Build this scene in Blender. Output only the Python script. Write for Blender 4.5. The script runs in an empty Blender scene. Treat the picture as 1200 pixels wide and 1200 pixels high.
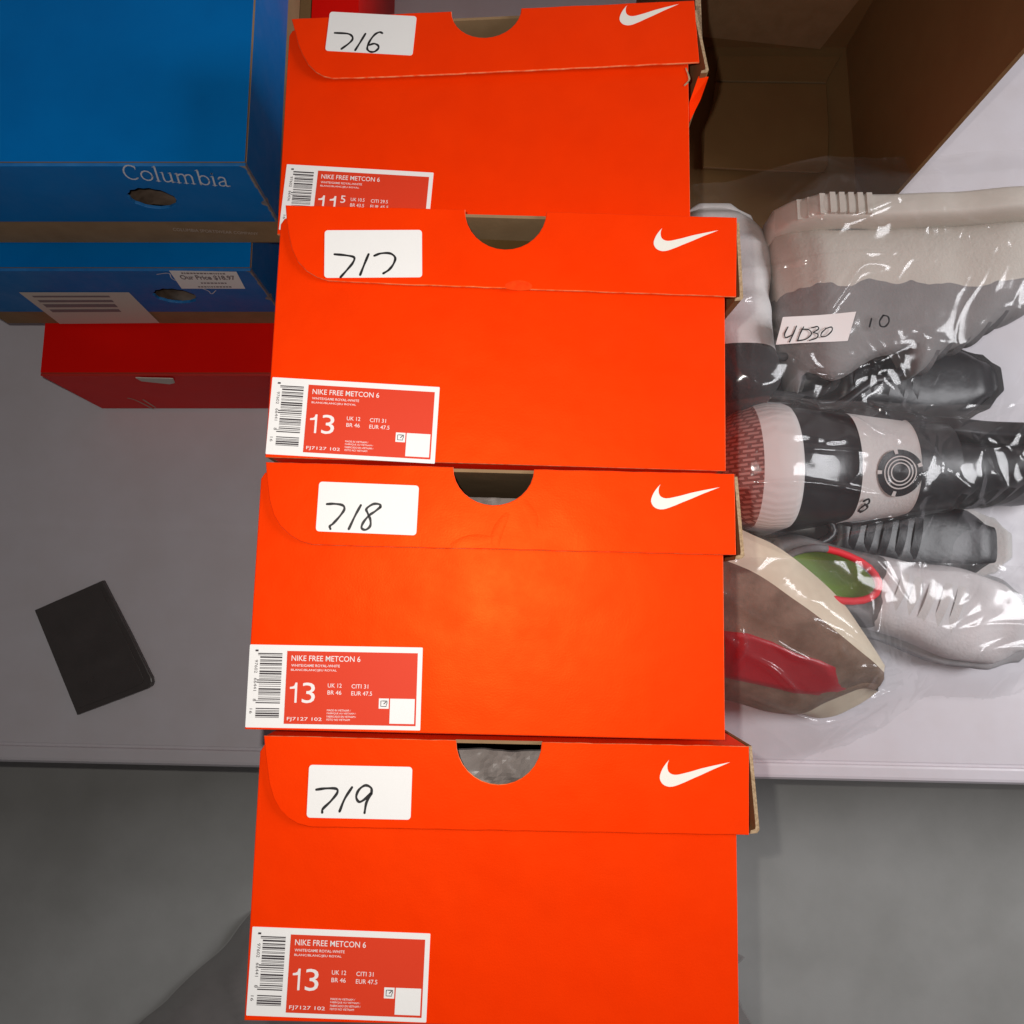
import bpy, bmesh, math, random
import numpy as np
from mathutils import Matrix, Vector, Euler, noise as mnoise
random.seed(7)
D = bpy.data
S = bpy.context.scene
COL = S.collection

# ------------------------------------------------------------------ camera
CAM_H = 0.79
TILT = math.radians(8.5)
cam_d = D.cameras.new('camera')
cam_d.sensor_width = 36.0
cam_d.lens = 27.0
cam_d.clip_start = 0.01
cam_d.clip_end = 50
cam = D.objects.new('camera', cam_d)
COL.objects.link(cam)
cam.location = (0, 0, CAM_H)
cam.rotation_euler = (TILT, 0, 0)
S.camera = cam
S.render.resolution_x = S.render.resolution_y = 1024

# ------------------------------------------------------------------ world, lamps, exposure
W = D.worlds.new('World')
S.world = W
W.use_nodes = True
W.node_tree.nodes['Background'].inputs[0].default_value = (1.0, 0.94, 0.97, 1)
W.node_tree.nodes['Background'].inputs[1].default_value = 0.045

def lamp(name, kind, loc, power, color=(1, 1, 1), **kw):
    l = D.lights.new(name, kind)
    l.energy = power
    l.color = color
    for k, v in kw.items():
        setattr(l, k, v)
    o = D.objects.new(name, l)
    COL.objects.link(o)
    o.location = loc
    return o
# the phone's flash, beside its lens
lamp('phone_flash', 'POINT', (-0.016, 0.016, CAM_H + 0.001), 5.7, (1.0, 0.96, 0.9), shadow_soft_size=0.0025)
# ceiling tube of the room, to the right
cl = lamp('ceiling_lamp', 'AREA', (1.30, 0.15, 0.98), 14.5, (0.97, 0.97, 1.0), shape='RECTANGLE', size=0.45, size_y=0.7)
cl.rotation_euler = (Vector((0.15, 0.0, 0.1)) - Vector(cl.location)).to_track_quat('-Z', 'Y').to_euler()

S.view_settings.view_transform = 'Standard'
S.view_settings.look = 'None'
S.view_settings.exposure = 0
S.view_settings.gamma = 1
S.view_settings.use_curve_mapping = False

# ------------------------------------------------------------------ helpers
def U(u, v, z):
    """point of the world at height z seen at photograph pixel (u, v)"""
    x = (u - 600) / 900.0
    y = -(v - 600) / 900.0
    c, s = math.cos(TILT), math.sin(TILT)
    d = Vector((x, c * y + s, s * y - c))
    t = (z - CAM_H) / d.z
    return Vector((d.x * t, d.y * t, z))

def mat(name, col, rough=0.5, metallic=0.0, spec=0.5, bump=None, vary=None, coat=0.0, sheen=0.0, wave=None, tint=None, rvar=None, stretch=None):
    m = D.materials.new(name)
    m.use_nodes = True
    nt = m.node_tree
    b = nt.nodes['Principled BSDF']
    b.inputs['Base Color'].default_value = (*col, 1)
    b.inputs['Roughness'].default_value = rough
    b.inputs['Metallic'].default_value = metallic
    b.inputs['Specular IOR Level'].default_value = spec
    b.inputs['Coat Weight'].default_value = coat
    b.inputs['Sheen Weight'].default_value = sheen
    tc = nt.nodes.new('ShaderNodeTexCoord')
    def noise(scale, detail=3, rough_=0.55):
        n = nt.nodes.new('ShaderNodeTexNoise')
        n.inputs['Scale'].default_value = scale
        n.inputs['Detail'].default_value = detail
        n.inputs['Roughness'].default_value = rough_
        nt.links.new(tc.outputs['Object'], n.inputs['Vector'])
        return n
    if vary:
        # (scale, amount 0..1, second colour)
        scale, amt, c2 = vary
        n = noise(scale, 5)
        r = nt.nodes.new('ShaderNodeMapRange')
        r.inputs['From Min'].default_value = 0.35
        r.inputs['From Max'].default_value = 0.68
        r.inputs['To Max'].default_value = amt
        nt.links.new(n.outputs['Fac'], r.inputs['Value'])
        mx = nt.nodes.new('ShaderNodeMix')
        mx.data_type = 'RGBA'
        mx.inputs['A'].default_value = (*col, 1)
        mx.inputs['B'].default_value = (*c2, 1)
        nt.links.new(r.outputs['Result'], mx.inputs['Factor'])
        nt.links.new(mx.outputs['Result'], b.inputs['Base Color'])
    if tint:
        b.inputs['Specular Tint'].default_value = (*tint, 1)
    if rvar:
        n = noise(rvar[0], 6, 0.65)
        r = nt.nodes.new('ShaderNodeMapRange')
        r.inputs['From Min'].default_value = 0.3
        r.inputs['From Max'].default_value = 0.7
        r.inputs['To Min'].default_value = rough - rvar[1]
        r.inputs['To Max'].default_value = rough + rvar[1]
        nt.links.new(n.outputs['Fac'], r.inputs['Value'])
        nt.links.new(r.outputs['Result'], b.inputs['Roughness'])
    last = None
    for scale, strength, dist in (bump or []):
        n = noise(scale, 4)
        bp = nt.nodes.new('ShaderNodeBump')
        bp.inputs['Strength'].default_value = strength
        bp.inputs['Distance'].default_value = dist
        nt.links.new(n.outputs['Fac'], bp.inputs['Height'])
        if last:
            nt.links.new(last.outputs['Normal'], bp.inputs['Normal'])
        last = bp
    if wave:
        scale, strength, dist, axis = wave
        w = nt.nodes.new('ShaderNodeTexWave')
        w.bands_direction = axis
        w.inputs['Scale'].default_value = scale
        w.inputs['Distortion'].default_value = 0.6
        nt.links.new(tc.outputs['Object'], w.inputs['Vector'])
        bp = nt.nodes.new('ShaderNodeBump')
        bp.inputs['Strength'].default_value = strength
        bp.inputs['Distance'].default_value = dist
        nt.links.new(w.outputs['Fac'], bp.inputs['Height'])
        if last:
            nt.links.new(last.outputs['Normal'], bp.inputs['Normal'])
        last = bp
    if last:
        nt.links.new(last.outputs['Normal'], b.inputs['Normal'])
    return m

def film_mat(name, haze=0.06, tint=(1, 1, 1), gloss=1.0, bumps=((60, 0.5, 0.004), (260, 0.35, 0.0015)), haze_col=(0.8, 0.8, 0.8), rough=0.06):
    """thin clear plastic: see-through, a faint milky haze, sharp glints"""
    m = D.materials.new(name)
    m.use_nodes = True
    nt = m.node_tree
    nt.nodes.remove(nt.nodes['Principled BSDF'])
    out = nt.nodes['Material Output']
    tc = nt.nodes.new('ShaderNodeTexCoord')
    tr = nt.nodes.new('ShaderNodeBsdfTransparent')
    tr.inputs[0].default_value = (*tint, 1)
    df = nt.nodes.new('ShaderNodeBsdfDiffuse')
    df.inputs[0].default_value = (*haze_col, 1)
    gl = nt.nodes.new('ShaderNodeBsdfGlossy')
    gl.inputs['Roughness'].default_value = rough
    last = None
    mpn = nt.nodes.new('ShaderNodeMapping')
    mpn.inputs['Rotation'].default_value = (0, 0, math.radians(28))
    mpn.inputs['Scale'].default_value = (0.3, 1.0, 0.6)
    nt.links.new(tc.outputs['Object'], mpn.inputs['Vector'])
    for sc, st, di in bumps:
        n = nt.nodes.new('ShaderNodeTexNoise')
        n.inputs['Scale'].default_value = sc
        n.inputs['Detail'].default_value = 2
        n.inputs['Distortion'].default_value = 0.8
        nt.links.new(mpn.outputs['Vector'], n.inputs['Vector'])
        bp = nt.nodes.new('ShaderNodeBump')
        bp.inputs['Strength'].default_value = st
        bp.inputs['Distance'].default_value = di
        nt.links.new(n.outputs['Fac'], bp.inputs['Height'])
        if last:
            nt.links.new(last.outputs['Normal'], bp.inputs['Normal'])
        last = bp
    fr = nt.nodes.new('ShaderNodeFresnel')
    fr.inputs['IOR'].default_value = 1.38
    if last:
        for n in (gl, fr, df):
            nt.links.new(last.outputs['Normal'], n.inputs['Normal'])
    m1 = nt.nodes.new('ShaderNodeMixShader')
    m1.inputs[0].default_value = haze
    nt.links.new(tr.outputs[0], m1.inputs[1])
    nt.links.new(df.outputs[0], m1.inputs[2])
    m2 = nt.nodes.new('ShaderNodeMixShader')
    mul = nt.nodes.new('ShaderNodeMath')
    mul.operation = 'MULTIPLY'
    mul.inputs[1].default_value = gloss
    cap = nt.nodes.new('ShaderNodeMath')
    cap.operation = 'MINIMUM'
    cap.inputs[1].default_value = 0.11
    nt.links.new(fr.outputs[0], mul.inputs[0])
    nt.links.new(mul.outputs[0], cap.inputs[0])
    nt.links.new(cap.outputs[0], m2.inputs[0])
    nt.links.new(m1.outputs[0], m2.inputs[1])
    nt.links.new(gl.outputs[0], m2.inputs[2])
    nt.links.new(m2.outputs[0], out.inputs['Surface'])
    return m

class MB:
    """collects faces with materials; build() links them as ONE mesh object"""
    def __init__(self):
        self.v, self.f, self.m, self.s = [], [], [], []
        self.mats = []
    def mi(self, m):
        if m not in self.mats:
            self.mats.append(m)
        return self.mats.index(m)
    def add(self, verts, faces, m, smooth=False, M=None):
        o = len(self.v)
        if M is not None:
            verts = [M @ Vector(p) for p in verts]
        self.v += [tuple(p) for p in verts]
        k = None if callable(m) else self.mi(m)
        for f in faces:
            self.f.append([i + o for i in f])
            if k is None:
                c = Vector((0, 0, 0))
                for i in f:
                    c += Vector(verts[i])
                self.m.append(self.mi(m(c / len(f))))
            else:
                self.m.append(k)
            self.s.append(smooth)
        return self
    def box(self, a, b, m, M=None, outer=None):
        """box from corner a to b; outer = {face: material} with faces -x +x -y +y -z +z"""
        x0, y0, z0 = a
        x1, y1, z1 = b
        v = [(x0,y0,z0),(x1,y0,z0),(x1,y1,z0),(x0,y1,z0),(x0,y0,z1),(x1,y0,z1),(x1,y1,z1),(x0,y1,z1)]
        fs = {'-z':(3,2,1,0),'+z':(4,5,6,7),'-y':(0,1,5,4),'+x':(1,2,6,5),'+y':(2,3,7,6),'-x':(3,0,4,7)}
        for k, f in fs.items():
            self.add([v[i] for i in f], [(0,1,2,3)], (outer or {}).get(k, m), M=M)
        return self
    def build(self, name, parent=None, M=None, loc=None):
        me = D.meshes.new(name)
        me.from_pydata(self.v, [], self.f)
        for m in self.mats:
            me.materials.append(m)
        me.polygons.foreach_set('material_index', self.m)
        me.polygons.foreach_set('use_smooth', self.s)
        me.update()
        o = D.objects.new(name, me)
        COL.objects.link(o)
        if parent:
            o.parent = parent
        if M is not None:
            o.matrix_local = M
        return o

def extrude2d(loops, depth, bevel=0.0, res=1):
    """filled 2-D outline (first loop outer, others holes) from z=0 to z=depth"""
    cu = D.curves.new('outline', 'CURVE')
    cu.dimensions = '2D'
    cu.fill_mode = 'BOTH'
    cu.extrude = max(depth / 2 - bevel, 0)
    cu.bevel_depth = bevel
    cu.bevel_resolution = res
    cu.offset = -bevel
    for lp in loops:
        sp = cu.splines.new('POLY')
        sp.points.add(len(lp) - 1)
        for p, q in zip(sp.points, lp):
            p.co = (q[0], q[1], 0, 1)
        sp.use_cyclic_u = True
    o = D.objects.new('outline', cu)
    COL.objects.link(o)
    dg = bpy.context.evaluated_depsgraph_get()
    me = D.meshes.new_from_object(o.evaluated_get(dg))
    vs = [(v.co.x, v.co.y, v.co.z + depth / 2) for v in me.vertices]
    fs = [tuple(p.vertices) for p in me.polygons]
    ns = [p.normal.z for p in me.polygons]
    D.objects.remove(o)
    D.curves.remove(cu)
    D.meshes.remove(me)
    return vs, fs, ns

def panel(mb, loops, z0, depth, face, edge, bevel=0.0, M=None, back=None):
    vs, fs, ns = extrude2d(loops, depth, bevel)
    vs = [(x, y, z + z0) for x, y, z in vs]
    mb.add(vs, [f for f, n in zip(fs, ns) if n > 0.9], face, M=M)
    mb.add(vs, [f for f, n in zip(fs, ns) if n < -0.9], back or edge, M=M)
    mb.add(vs, [f for f, n in zip(fs, ns) if abs(n) <= 0.9], edge, M=M)

ONE = [(0.42, 0), (0.42, 0.70), (0.36, 0.70), (0.0, 0.68), (0.0, 0.78), (0.22, 0.80), (0.36, 0.85), (0.44, 1.0), (0.60, 1.0), (0.60, 0)]
def one(mb, x, y, w, h, m, z, M):
    k = w / 0.6
    vs = [(x + a * k, y + b * h, z) for a, b in ONE]
    mb.add(vs, [(0, 9, 8, 7, 6, 1), (1, 6, 5, 4, 3, 2)], m, M=M)
_txt = {}
def text(mb, s, x, y, w, h, m, z=0.0, rot=0.0, M=None, bold=0.0, mono=False):
    """letters whose ink box starts at (x, y), w wide and h high"""
    key = (s, bold)
    if key not in _txt:
        cu = D.curves.new('letters', 'FONT')
        cu.body = s
        cu.size = 1
        cu.offset = bold
        cu.resolution_u = 3
        o = D.objects.new('letters', cu)
        COL.objects.link(o)
        dg = bpy.context.evaluated_depsgraph_get()
        me = D.meshes.new_from_object(o.evaluated_get(dg))
        _txt[key] = ([tuple(v.co) for v in me.vertices], [tuple(p.vertices) for p in me.polygons])
        D.objects.remove(o)
        D.curves.remove(cu)
        D.meshes.remove(me)
    vs, fs = _txt[key]
    x0 = min(v[0] for v in vs); x1 = max(v[0] for v in vs)
    y0 = min(v[1] for v in vs); y1 = max(v[1] for v in vs)
    sx = w / (x1 - x0); sy = h / (y1 - y0)
    c, sn = math.cos(rot), math.sin(rot)
    out = []
    for v in vs:
        a = (v[0] - x0) * sx; b = (v[1] - y0) * sy
        out.append((x + a * c - b * sn, y + a * sn + b * c, z))
    mb.add(out, fs, m, M=M)

def smooth_line(pts, n=8):
    P = [Vector((*p, 0)) if len(p) == 2 else Vector(p) for p in pts]
    if len(P) < 3:
        return [P[0].lerp(P[-1], i / 6) for i in range(7)]
    out = []
    for i in range(len(P) - 1):
        p0 = P[i - 1] if i > 0 else P[i] * 2 - P[i + 1]
        p1, p2 = P[i], P[i + 1]
        p3 = P[i + 2] if i + 2 < len(P) else P[i + 1] * 2 - P[i]
        for k in range(n):
            t = k / n
            out.append(0.5 * ((2 * p1) + (p2 - p0) * t + (2 * p0 - 5 * p1 + 4 * p2 - p3) * t * t + (3 * p1 - p0 - 3 * p2 + p3) * t ** 3))
    out.append(P[-1])
    return out

def ribbon(mb, pts, w, m, z=0.0, M=None, sm=True, hf=None):
    """flat pen stroke with round ends; widths breathe a little like ink"""
    L = smooth_line(pts) if sm else [Vector((*p, 0)) for p in pts]
    vs, fs = [], []
    n = len(L)
    for i, p in enumerate(L):
        d = (L[min(i + 1, n - 1)] - L[max(i - 1, 0)])
        d = d.normalized() if d.length > 1e-9 else Vector((1, 0, 0))
        nr = Vector((-d.y, d.x, 0))
        ww = w * 0.5 * (1 + 0.14 * math.sin(i * 0.55 + w * 4000))
        for sgn in (1, -1):
            q = p + nr * ww * sgn
            vs.append((q.x, q.y, hf(q.x, q.y) if hf else z))
    for i in range(n - 1):
        fs.append((2 * i, 2 * i + 1, 2 * i + 3, 2 * i + 2))
    for p in (L[0], L[-1]):
        o = len(vs)
        for k in range(10):
            a = k * math.tau / 10
            x, y = p.x + w * 0.5 * math.cos(a), p.y + w * 0.5 * math.sin(a)
            vs.append((x, y, (hf(x, y) if hf else z) + 0.00002))
        fs.append(tuple(range(o, o + 10)))
    mb.add(vs, fs, m, M=M)

def rrect(x0, y0, x1, y1, r, n=5):
    out = []
    for cx, cy, a in ((x1 - r, y1 - r, 0), (x0 + r, y1 - r, 90), (x0 + r, y0 + r, 180), (x1 - r, y0 + r, 270)):
        for k in range(n + 1):
            t = math.radians(a + 90 * k / n)
            out.append((cx + r * math.cos(t), cy + r * math.sin(t)))
    return out

def empty(name, loc=(0, 0, 0), M=None):
    o = D.objects.new(name, None)
    COL.objects.link(o)
    if M is not None:
        o.matrix_world = M
    else:
        o.location = loc
    o.empty_display_size = 0.02
    return o

def tag(o, label=None, cat=None, group=None, kind=None):
    if label: o['label'] = label
    if cat: o['category'] = cat
    if group: o['group'] = group
    if kind: o['kind'] = kind
    return o

def plane_M(origin, xdir, ydir):
    x = Vector(xdir).normalized()
    y = Vector(ydir).normalized()
    z = x.cross(y).normalized()
    M = Matrix.Identity(4)
    for i in range(3):
        M[i][0], M[i][1], M[i][2], M[i][3] = x[i], y[i], z[i], origin[i]
    return M

mm = 0.001
# ------------------------------------------------------------------ materials
ORANGE = mat('orange_card', (0.94, 0.034, 0.0003), rough=0.48, spec=0.5, bump=[(7, 0.45, 0.006), (45, 0.12, 0.0015), (1100, 0.22, 0.0003)], vary=(40, 0.55, (0.88, 0.029, 0.0003)), tint=(1.0, 0.48, 0.07), rvar=(24, 0.06))
ORANGE_EDGE = mat('worn_orange_edge', (0.82, 0.11, 0.02), rough=0.7, vary=(240, 1.0, (0.85, 0.40, 0.18)))
KRAFT = mat('kraft_card', (0.30, 0.19, 0.10), rough=0.85, spec=0.2, bump=[(500, 0.2, 0.0004)], vary=(60, 0.6, (0.23, 0.14, 0.07)))
KRAFT_EDGE = mat('raw_kraft_edge', (0.50, 0.36, 0.22), rough=0.9, spec=0.2, bump=[(900, 0.6, 0.0006)], vary=(700, 0.9, (0.28, 0.18, 0.10)))
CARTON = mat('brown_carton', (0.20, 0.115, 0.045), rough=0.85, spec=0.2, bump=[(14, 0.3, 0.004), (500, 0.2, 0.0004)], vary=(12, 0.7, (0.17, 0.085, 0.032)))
INNER = mat('brown_inner_card', (0.085, 0.045, 0.012), rough=0.85, spec=0.15, bump=[(300, 0.2, 0.0005)], vary=(40, 0.7, (0.065, 0.033, 0.008)))  # kraft darkened in colour to stand in for shade behind the thumb holes
WHITE = mat('sticker_paper', (0.86, 0.84, 0.82), rough=0.6, spec=0.3, bump=[(30, 0.12, 0.002)])
LABEL_RED = mat('label_red', (0.72, 0.045, 0.012), rough=0.6, spec=0.3)
LABEL_WHITE = mat('label_ink_white', (0.85, 0.80, 0.78), rough=0.6, spec=0.3)
BLACK = mat('marker_ink', (0.012, 0.011, 0.012), rough=0.5)
BAR = mat('barcode_ink', (0.045, 0.035, 0.04), rough=0.7)
LOGO = mat('logo_white', (0.86, 0.82, 0.74), rough=0.5)
BLUE = mat('blue_card', (0.0, 0.15, 0.46), rough=0.45, spec=0.3, tint=(0.05, 0.5, 1.0), bump=[(8, 0.3, 0.005), (700, 0.1, 0.0003)], vary=(18, 0.7, (0.0, 0.125, 0.40)), rvar=(26, 0.12))
BLUE_EDGE = mat('worn_blue_edge', (0.30, 0.24, 0.19), rough=0.8, vary=(160, 1.0, (0.12, 0.13, 0.17)))
BLUE_FOLD = mat('blue_fold', (0.02, 0.16, 0.42), rough=0.6, vary=(90, 0.8, (0.0, 0.11, 0.34)))
RED_FOLD = mat('red_fold', (0.50, 0.02, 0.01), rough=0.6)
RED = mat('red_card', (0.80, 0.006, 0.003), rough=0.5, spec=0.25, tint=(1.0, 0.1, 0.06), bump=[(9, 0.3, 0.004)], vary=(20, 0.5, (0.70, 0.005, 0.003)))
SHELF = mat('white_laminate', (0.68, 0.65, 0.69), rough=0.42, spec=0.4, bump=[(5, 0.15, 0.004), (160, 0.06, 0.0006)], vary=(22, 0.8, (0.64, 0.60, 0.625)), rvar=(30, 0.1))
FLOOR = mat('grey_floor', (0.50, 0.495, 0.47), rough=0.5, spec=0.3, bump=[(300, 0.15, 0.0006)], vary=(9, 0.9, (0.42, 0.415, 0.39)), rvar=(14, 0.12))
BACKP = mat('grey_back_panel', (0.42, 0.37, 0.355), rough=0.6, vary=(8, 0.5, (0.38, 0.33, 0.32)))
DARK = mat('dark_grey_plastic', (0.075, 0.064, 0.062), rough=0.38, bump=[(600, 0.15, 0.0004)], vary=(50, 0.7, (0.06, 0.052, 0.05)), rvar=(40, 0.12))
GREYTAG = mat('grey_tag_paper', (0.62, 0.57, 0.50), rough=0.7)
PRINT_GREY = mat('faded_print', (0.22, 0.18, 0.19), rough=0.7)
SILVER = mat('pale_print', (0.60, 0.63, 0.68), rough=0.5)
TAN_PRINT = mat('tan_print', (0.52, 0.40, 0.31), rough=0.7)

# ------------------------------------------------------------------ setting: shelf, floor, back panel
yaw = math.radians(-1.25)
Ms = Matrix.Rotation(yaw, 4, 'Z') @ Matrix.Translation((0, -0.1425, 0))
mb = MB()
# cross-section of the shelf top: flat board, a groove, a rounded front lip
prof = [(0.95, -0.0), (0.95, -0.02), (-0.000, -0.02), (-0.002, -0.012), (-0.001, -0.002), (0.0015, 0.0016), (0.004, 0.0022), (0.0125, 0.0022), (0.0145, 0.0018), (0.0155, -0.0006), (0.0175, -0.0006), (0.0185, 0.0)]
xs = [-1.2, 1.2]
vs = [(x, y, z) for x in xs for y, z in prof]
n = len(prof)
fs = [(i, (i + 1) % n, n + (i + 1) % n, n + i) for i in range(n)]
mb.add(vs, [tuple(reversed(f)) for f in fs], SHELF)
tag(mb.build('shelf_surface', M=Ms), kind='structure')
mb = MB()
mb.add([(-3, -3, -0.40), (3, -3, -0.40), (3, 2, -0.40), (-3, 2, -0.40)], [(0, 1, 2, 3)], FLOOR)
tag(mb.build('floor'), kind='structure')
mb = MB()
mb.box((-1.2, 0.735, 0.001), (1.2, 0.755, 0.9), BACKP)
tag(mb.build('back_wall'), kind='structure')

# ------------------------------------------------------------------ orange shoe boxes
BW, BH = 235 * mm, 129 * mm
FLAP = {
 716: [(2.7,131.6),(97.1,135.6),None,(137.8,137.3),(238.1,141.2),(240.6,102.4),(83.2,95.4),(50,94.2),(29,93.7),(23.5,95),(18.7,97.8),(14,102.5),(10.5,108.4),(7.6,115),(5.4,122.5)],
 717: [(3.1,133.4),(96.4,134.7),None,(139.3,135.2),(241,136.0),(240.3,92.2),(60,92.6),(27.1,93.2),(21.5,94.8),(16,98),(11.1,103),(8,109),(6,116),(4.3,124)],
 718: [(3.2,132.3),(98,131.8),None,(138.8,131.6),(240.3,131.6),(240.7,90.6),(60,90.6),(29.3,91),(23,92.5),(18,95.2),(12.4,100),(8.7,105.6),(6.2,113),(4.4,123)],
 719: [(2.7,132.2),(97.2,131.9),None,(139.4,131.8),(240.9,131.8),(240.3,90.0),(60,89.6),(27.6,89.6),(21.3,91),(16.5,93.6),(12.4,97.4),(9.2,102.4),(6.6,109.4),(4.2,122)],
}
NOTCH = {716: (117.4, 20.4, 17.8), 717: (118.3, 21.4, 21.4), 718: (118.6, 20.4, 18.8), 719: (118.2, 21.0, 20.6)}   # centre x, half width, depth
POSE = {
 716: ((-0.1345, 0.2223, 0.3788), (1.44, -1.75, -1.0)),
 717: ((-0.1250, 0.0849, 0.4097), (1.97, 1.60, -1.41)),
 718: ((-0.1308, -0.0496, 0.4027), (1.83, 0.06, -1.28)),
 719: ((-0.1272, -0.1849, 0.3937), (1.99, 0.09, -1.14)),
}
STICK = {716: ((23.6,111.0),(25.5,135.7),(76.5,132.5),(75.3,107.3)), 717: ((25.3,94.4),(24.4,120.2),(74.9,122.4),(75.7,96.6)),
         718: ((30.2,97.8),(31.1,122.8),(81.4,122.0),(80.6,96.7)), 719: ((25.7,94.2),(25.7,118.8),(76.1,119.0),(76.2,93.9))}
SWOOSH_AT = {716: (194.9, 126.0, 2.0), 717: (196.5, 116.2, 0.8), 718: (198.0, 113.2, -0.6), 719: (196.9, 112.5, 0.0)}
LABEL_AT = {716: (1.0, 2.6, -3.6), 717: (0.2, 1.6, -1.6), 718: (0.3, 1.0, 0.25), 719: (0.9, 2.4, -1.0)}
# handwriting strokes: pixel polylines in an enlargement, with the sticker's TL, TR, BL corners there
PEN = {
 716: (((165,90),(1100,130),(115,497)), [[(218,312),(350,318),(400,340),(410,375),(370,420),(290,478)], [(548,318),(490,410),(438,490)], [(730,310),(700,300),(650,325),(600,385),(570,450),(572,484),(605,505),(650,500),(688,465),(680,435),(640,420),(590,435)]]),
 717: (((157,85),(580,84),(155,292)), [[(200,190),(250,195),(284,204),(278,228),(250,262),(225,290)], [(347,190),(328,235),(310,280)], [(372,197),(400,187),(440,187),(462,205),(455,232),(435,258),(410,274)]]),
 718: (((133,97),(570,115),(118,312)), [[(167,195),(200,194),(235,200),(243,217),(225,245),(195,278),(180,290),(182,302)], [(315,200),(290,245),(262,303)], [(400,210),(398,197),(370,195),(340,215),(345,235),(356,262),(355,290),(335,306),(318,298),(325,275),(350,245),(375,228),(402,207)]]),
 719: (((243,152),(650,158),(236,360)), [[(273,250),(310,245),(350,246),(355,262),(330,295),(300,325),(297,340)], [(413,240),(385,285),(365,335)], [(490,265),(488,242),(465,232),(440,250),(430,278),(442,297),(465,285),(487,262),(485,272),(470,300),(463,340)]]),
}
SW_OUT = [(318,155),(306,178),(301,205),(303,232),(311,252),(325,266),(345,275),(370,278),(400,275),(430,268),(500,250),(600,220),(700,196),(850,163),(780,193),(700,226),(600,272),(500,315),(450,338),(400,358),(370,369),(345,375),(318,377),(295,373),(272,364),(255,350),(242,331),(235,308),(237,285),(245,260),(258,232),(275,205),(296,178)]
SW = [((740 + x / 7.5 - 771) * 0.4207, (919 - (870 + y / 7.5)) * 0.43) for x, y in SW_OUT]

def subdiv_loop(lp, maxlen):
    out = []
    for i, p in enumerate(lp):
        q = lp[(i + 1) % len(lp)]
        k = max(1, int(math.hypot(q[0] - p[0], q[1] - p[1]) / maxlen))
        for j in range(k):
            out.append((p[0] + (q[0] - p[0]) * j / k, p[1] + (q[1] - p[1]) * j / k))
    return out

def half_moon(cx, hw, dep, ytop0, ytop1, n=16):
    """points from left lip to right lip of a thumb notch"""
    out = []
    for k in range(n + 1):
        a = math.pi + math.pi * k / n
        x = cx + hw * math.cos(a)
        t = (math.cos(a) + 1) / 2
        out.append((x, (ytop0 + (ytop1 - ytop0) * t) + dep * math.sin(a)))
    return out

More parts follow.
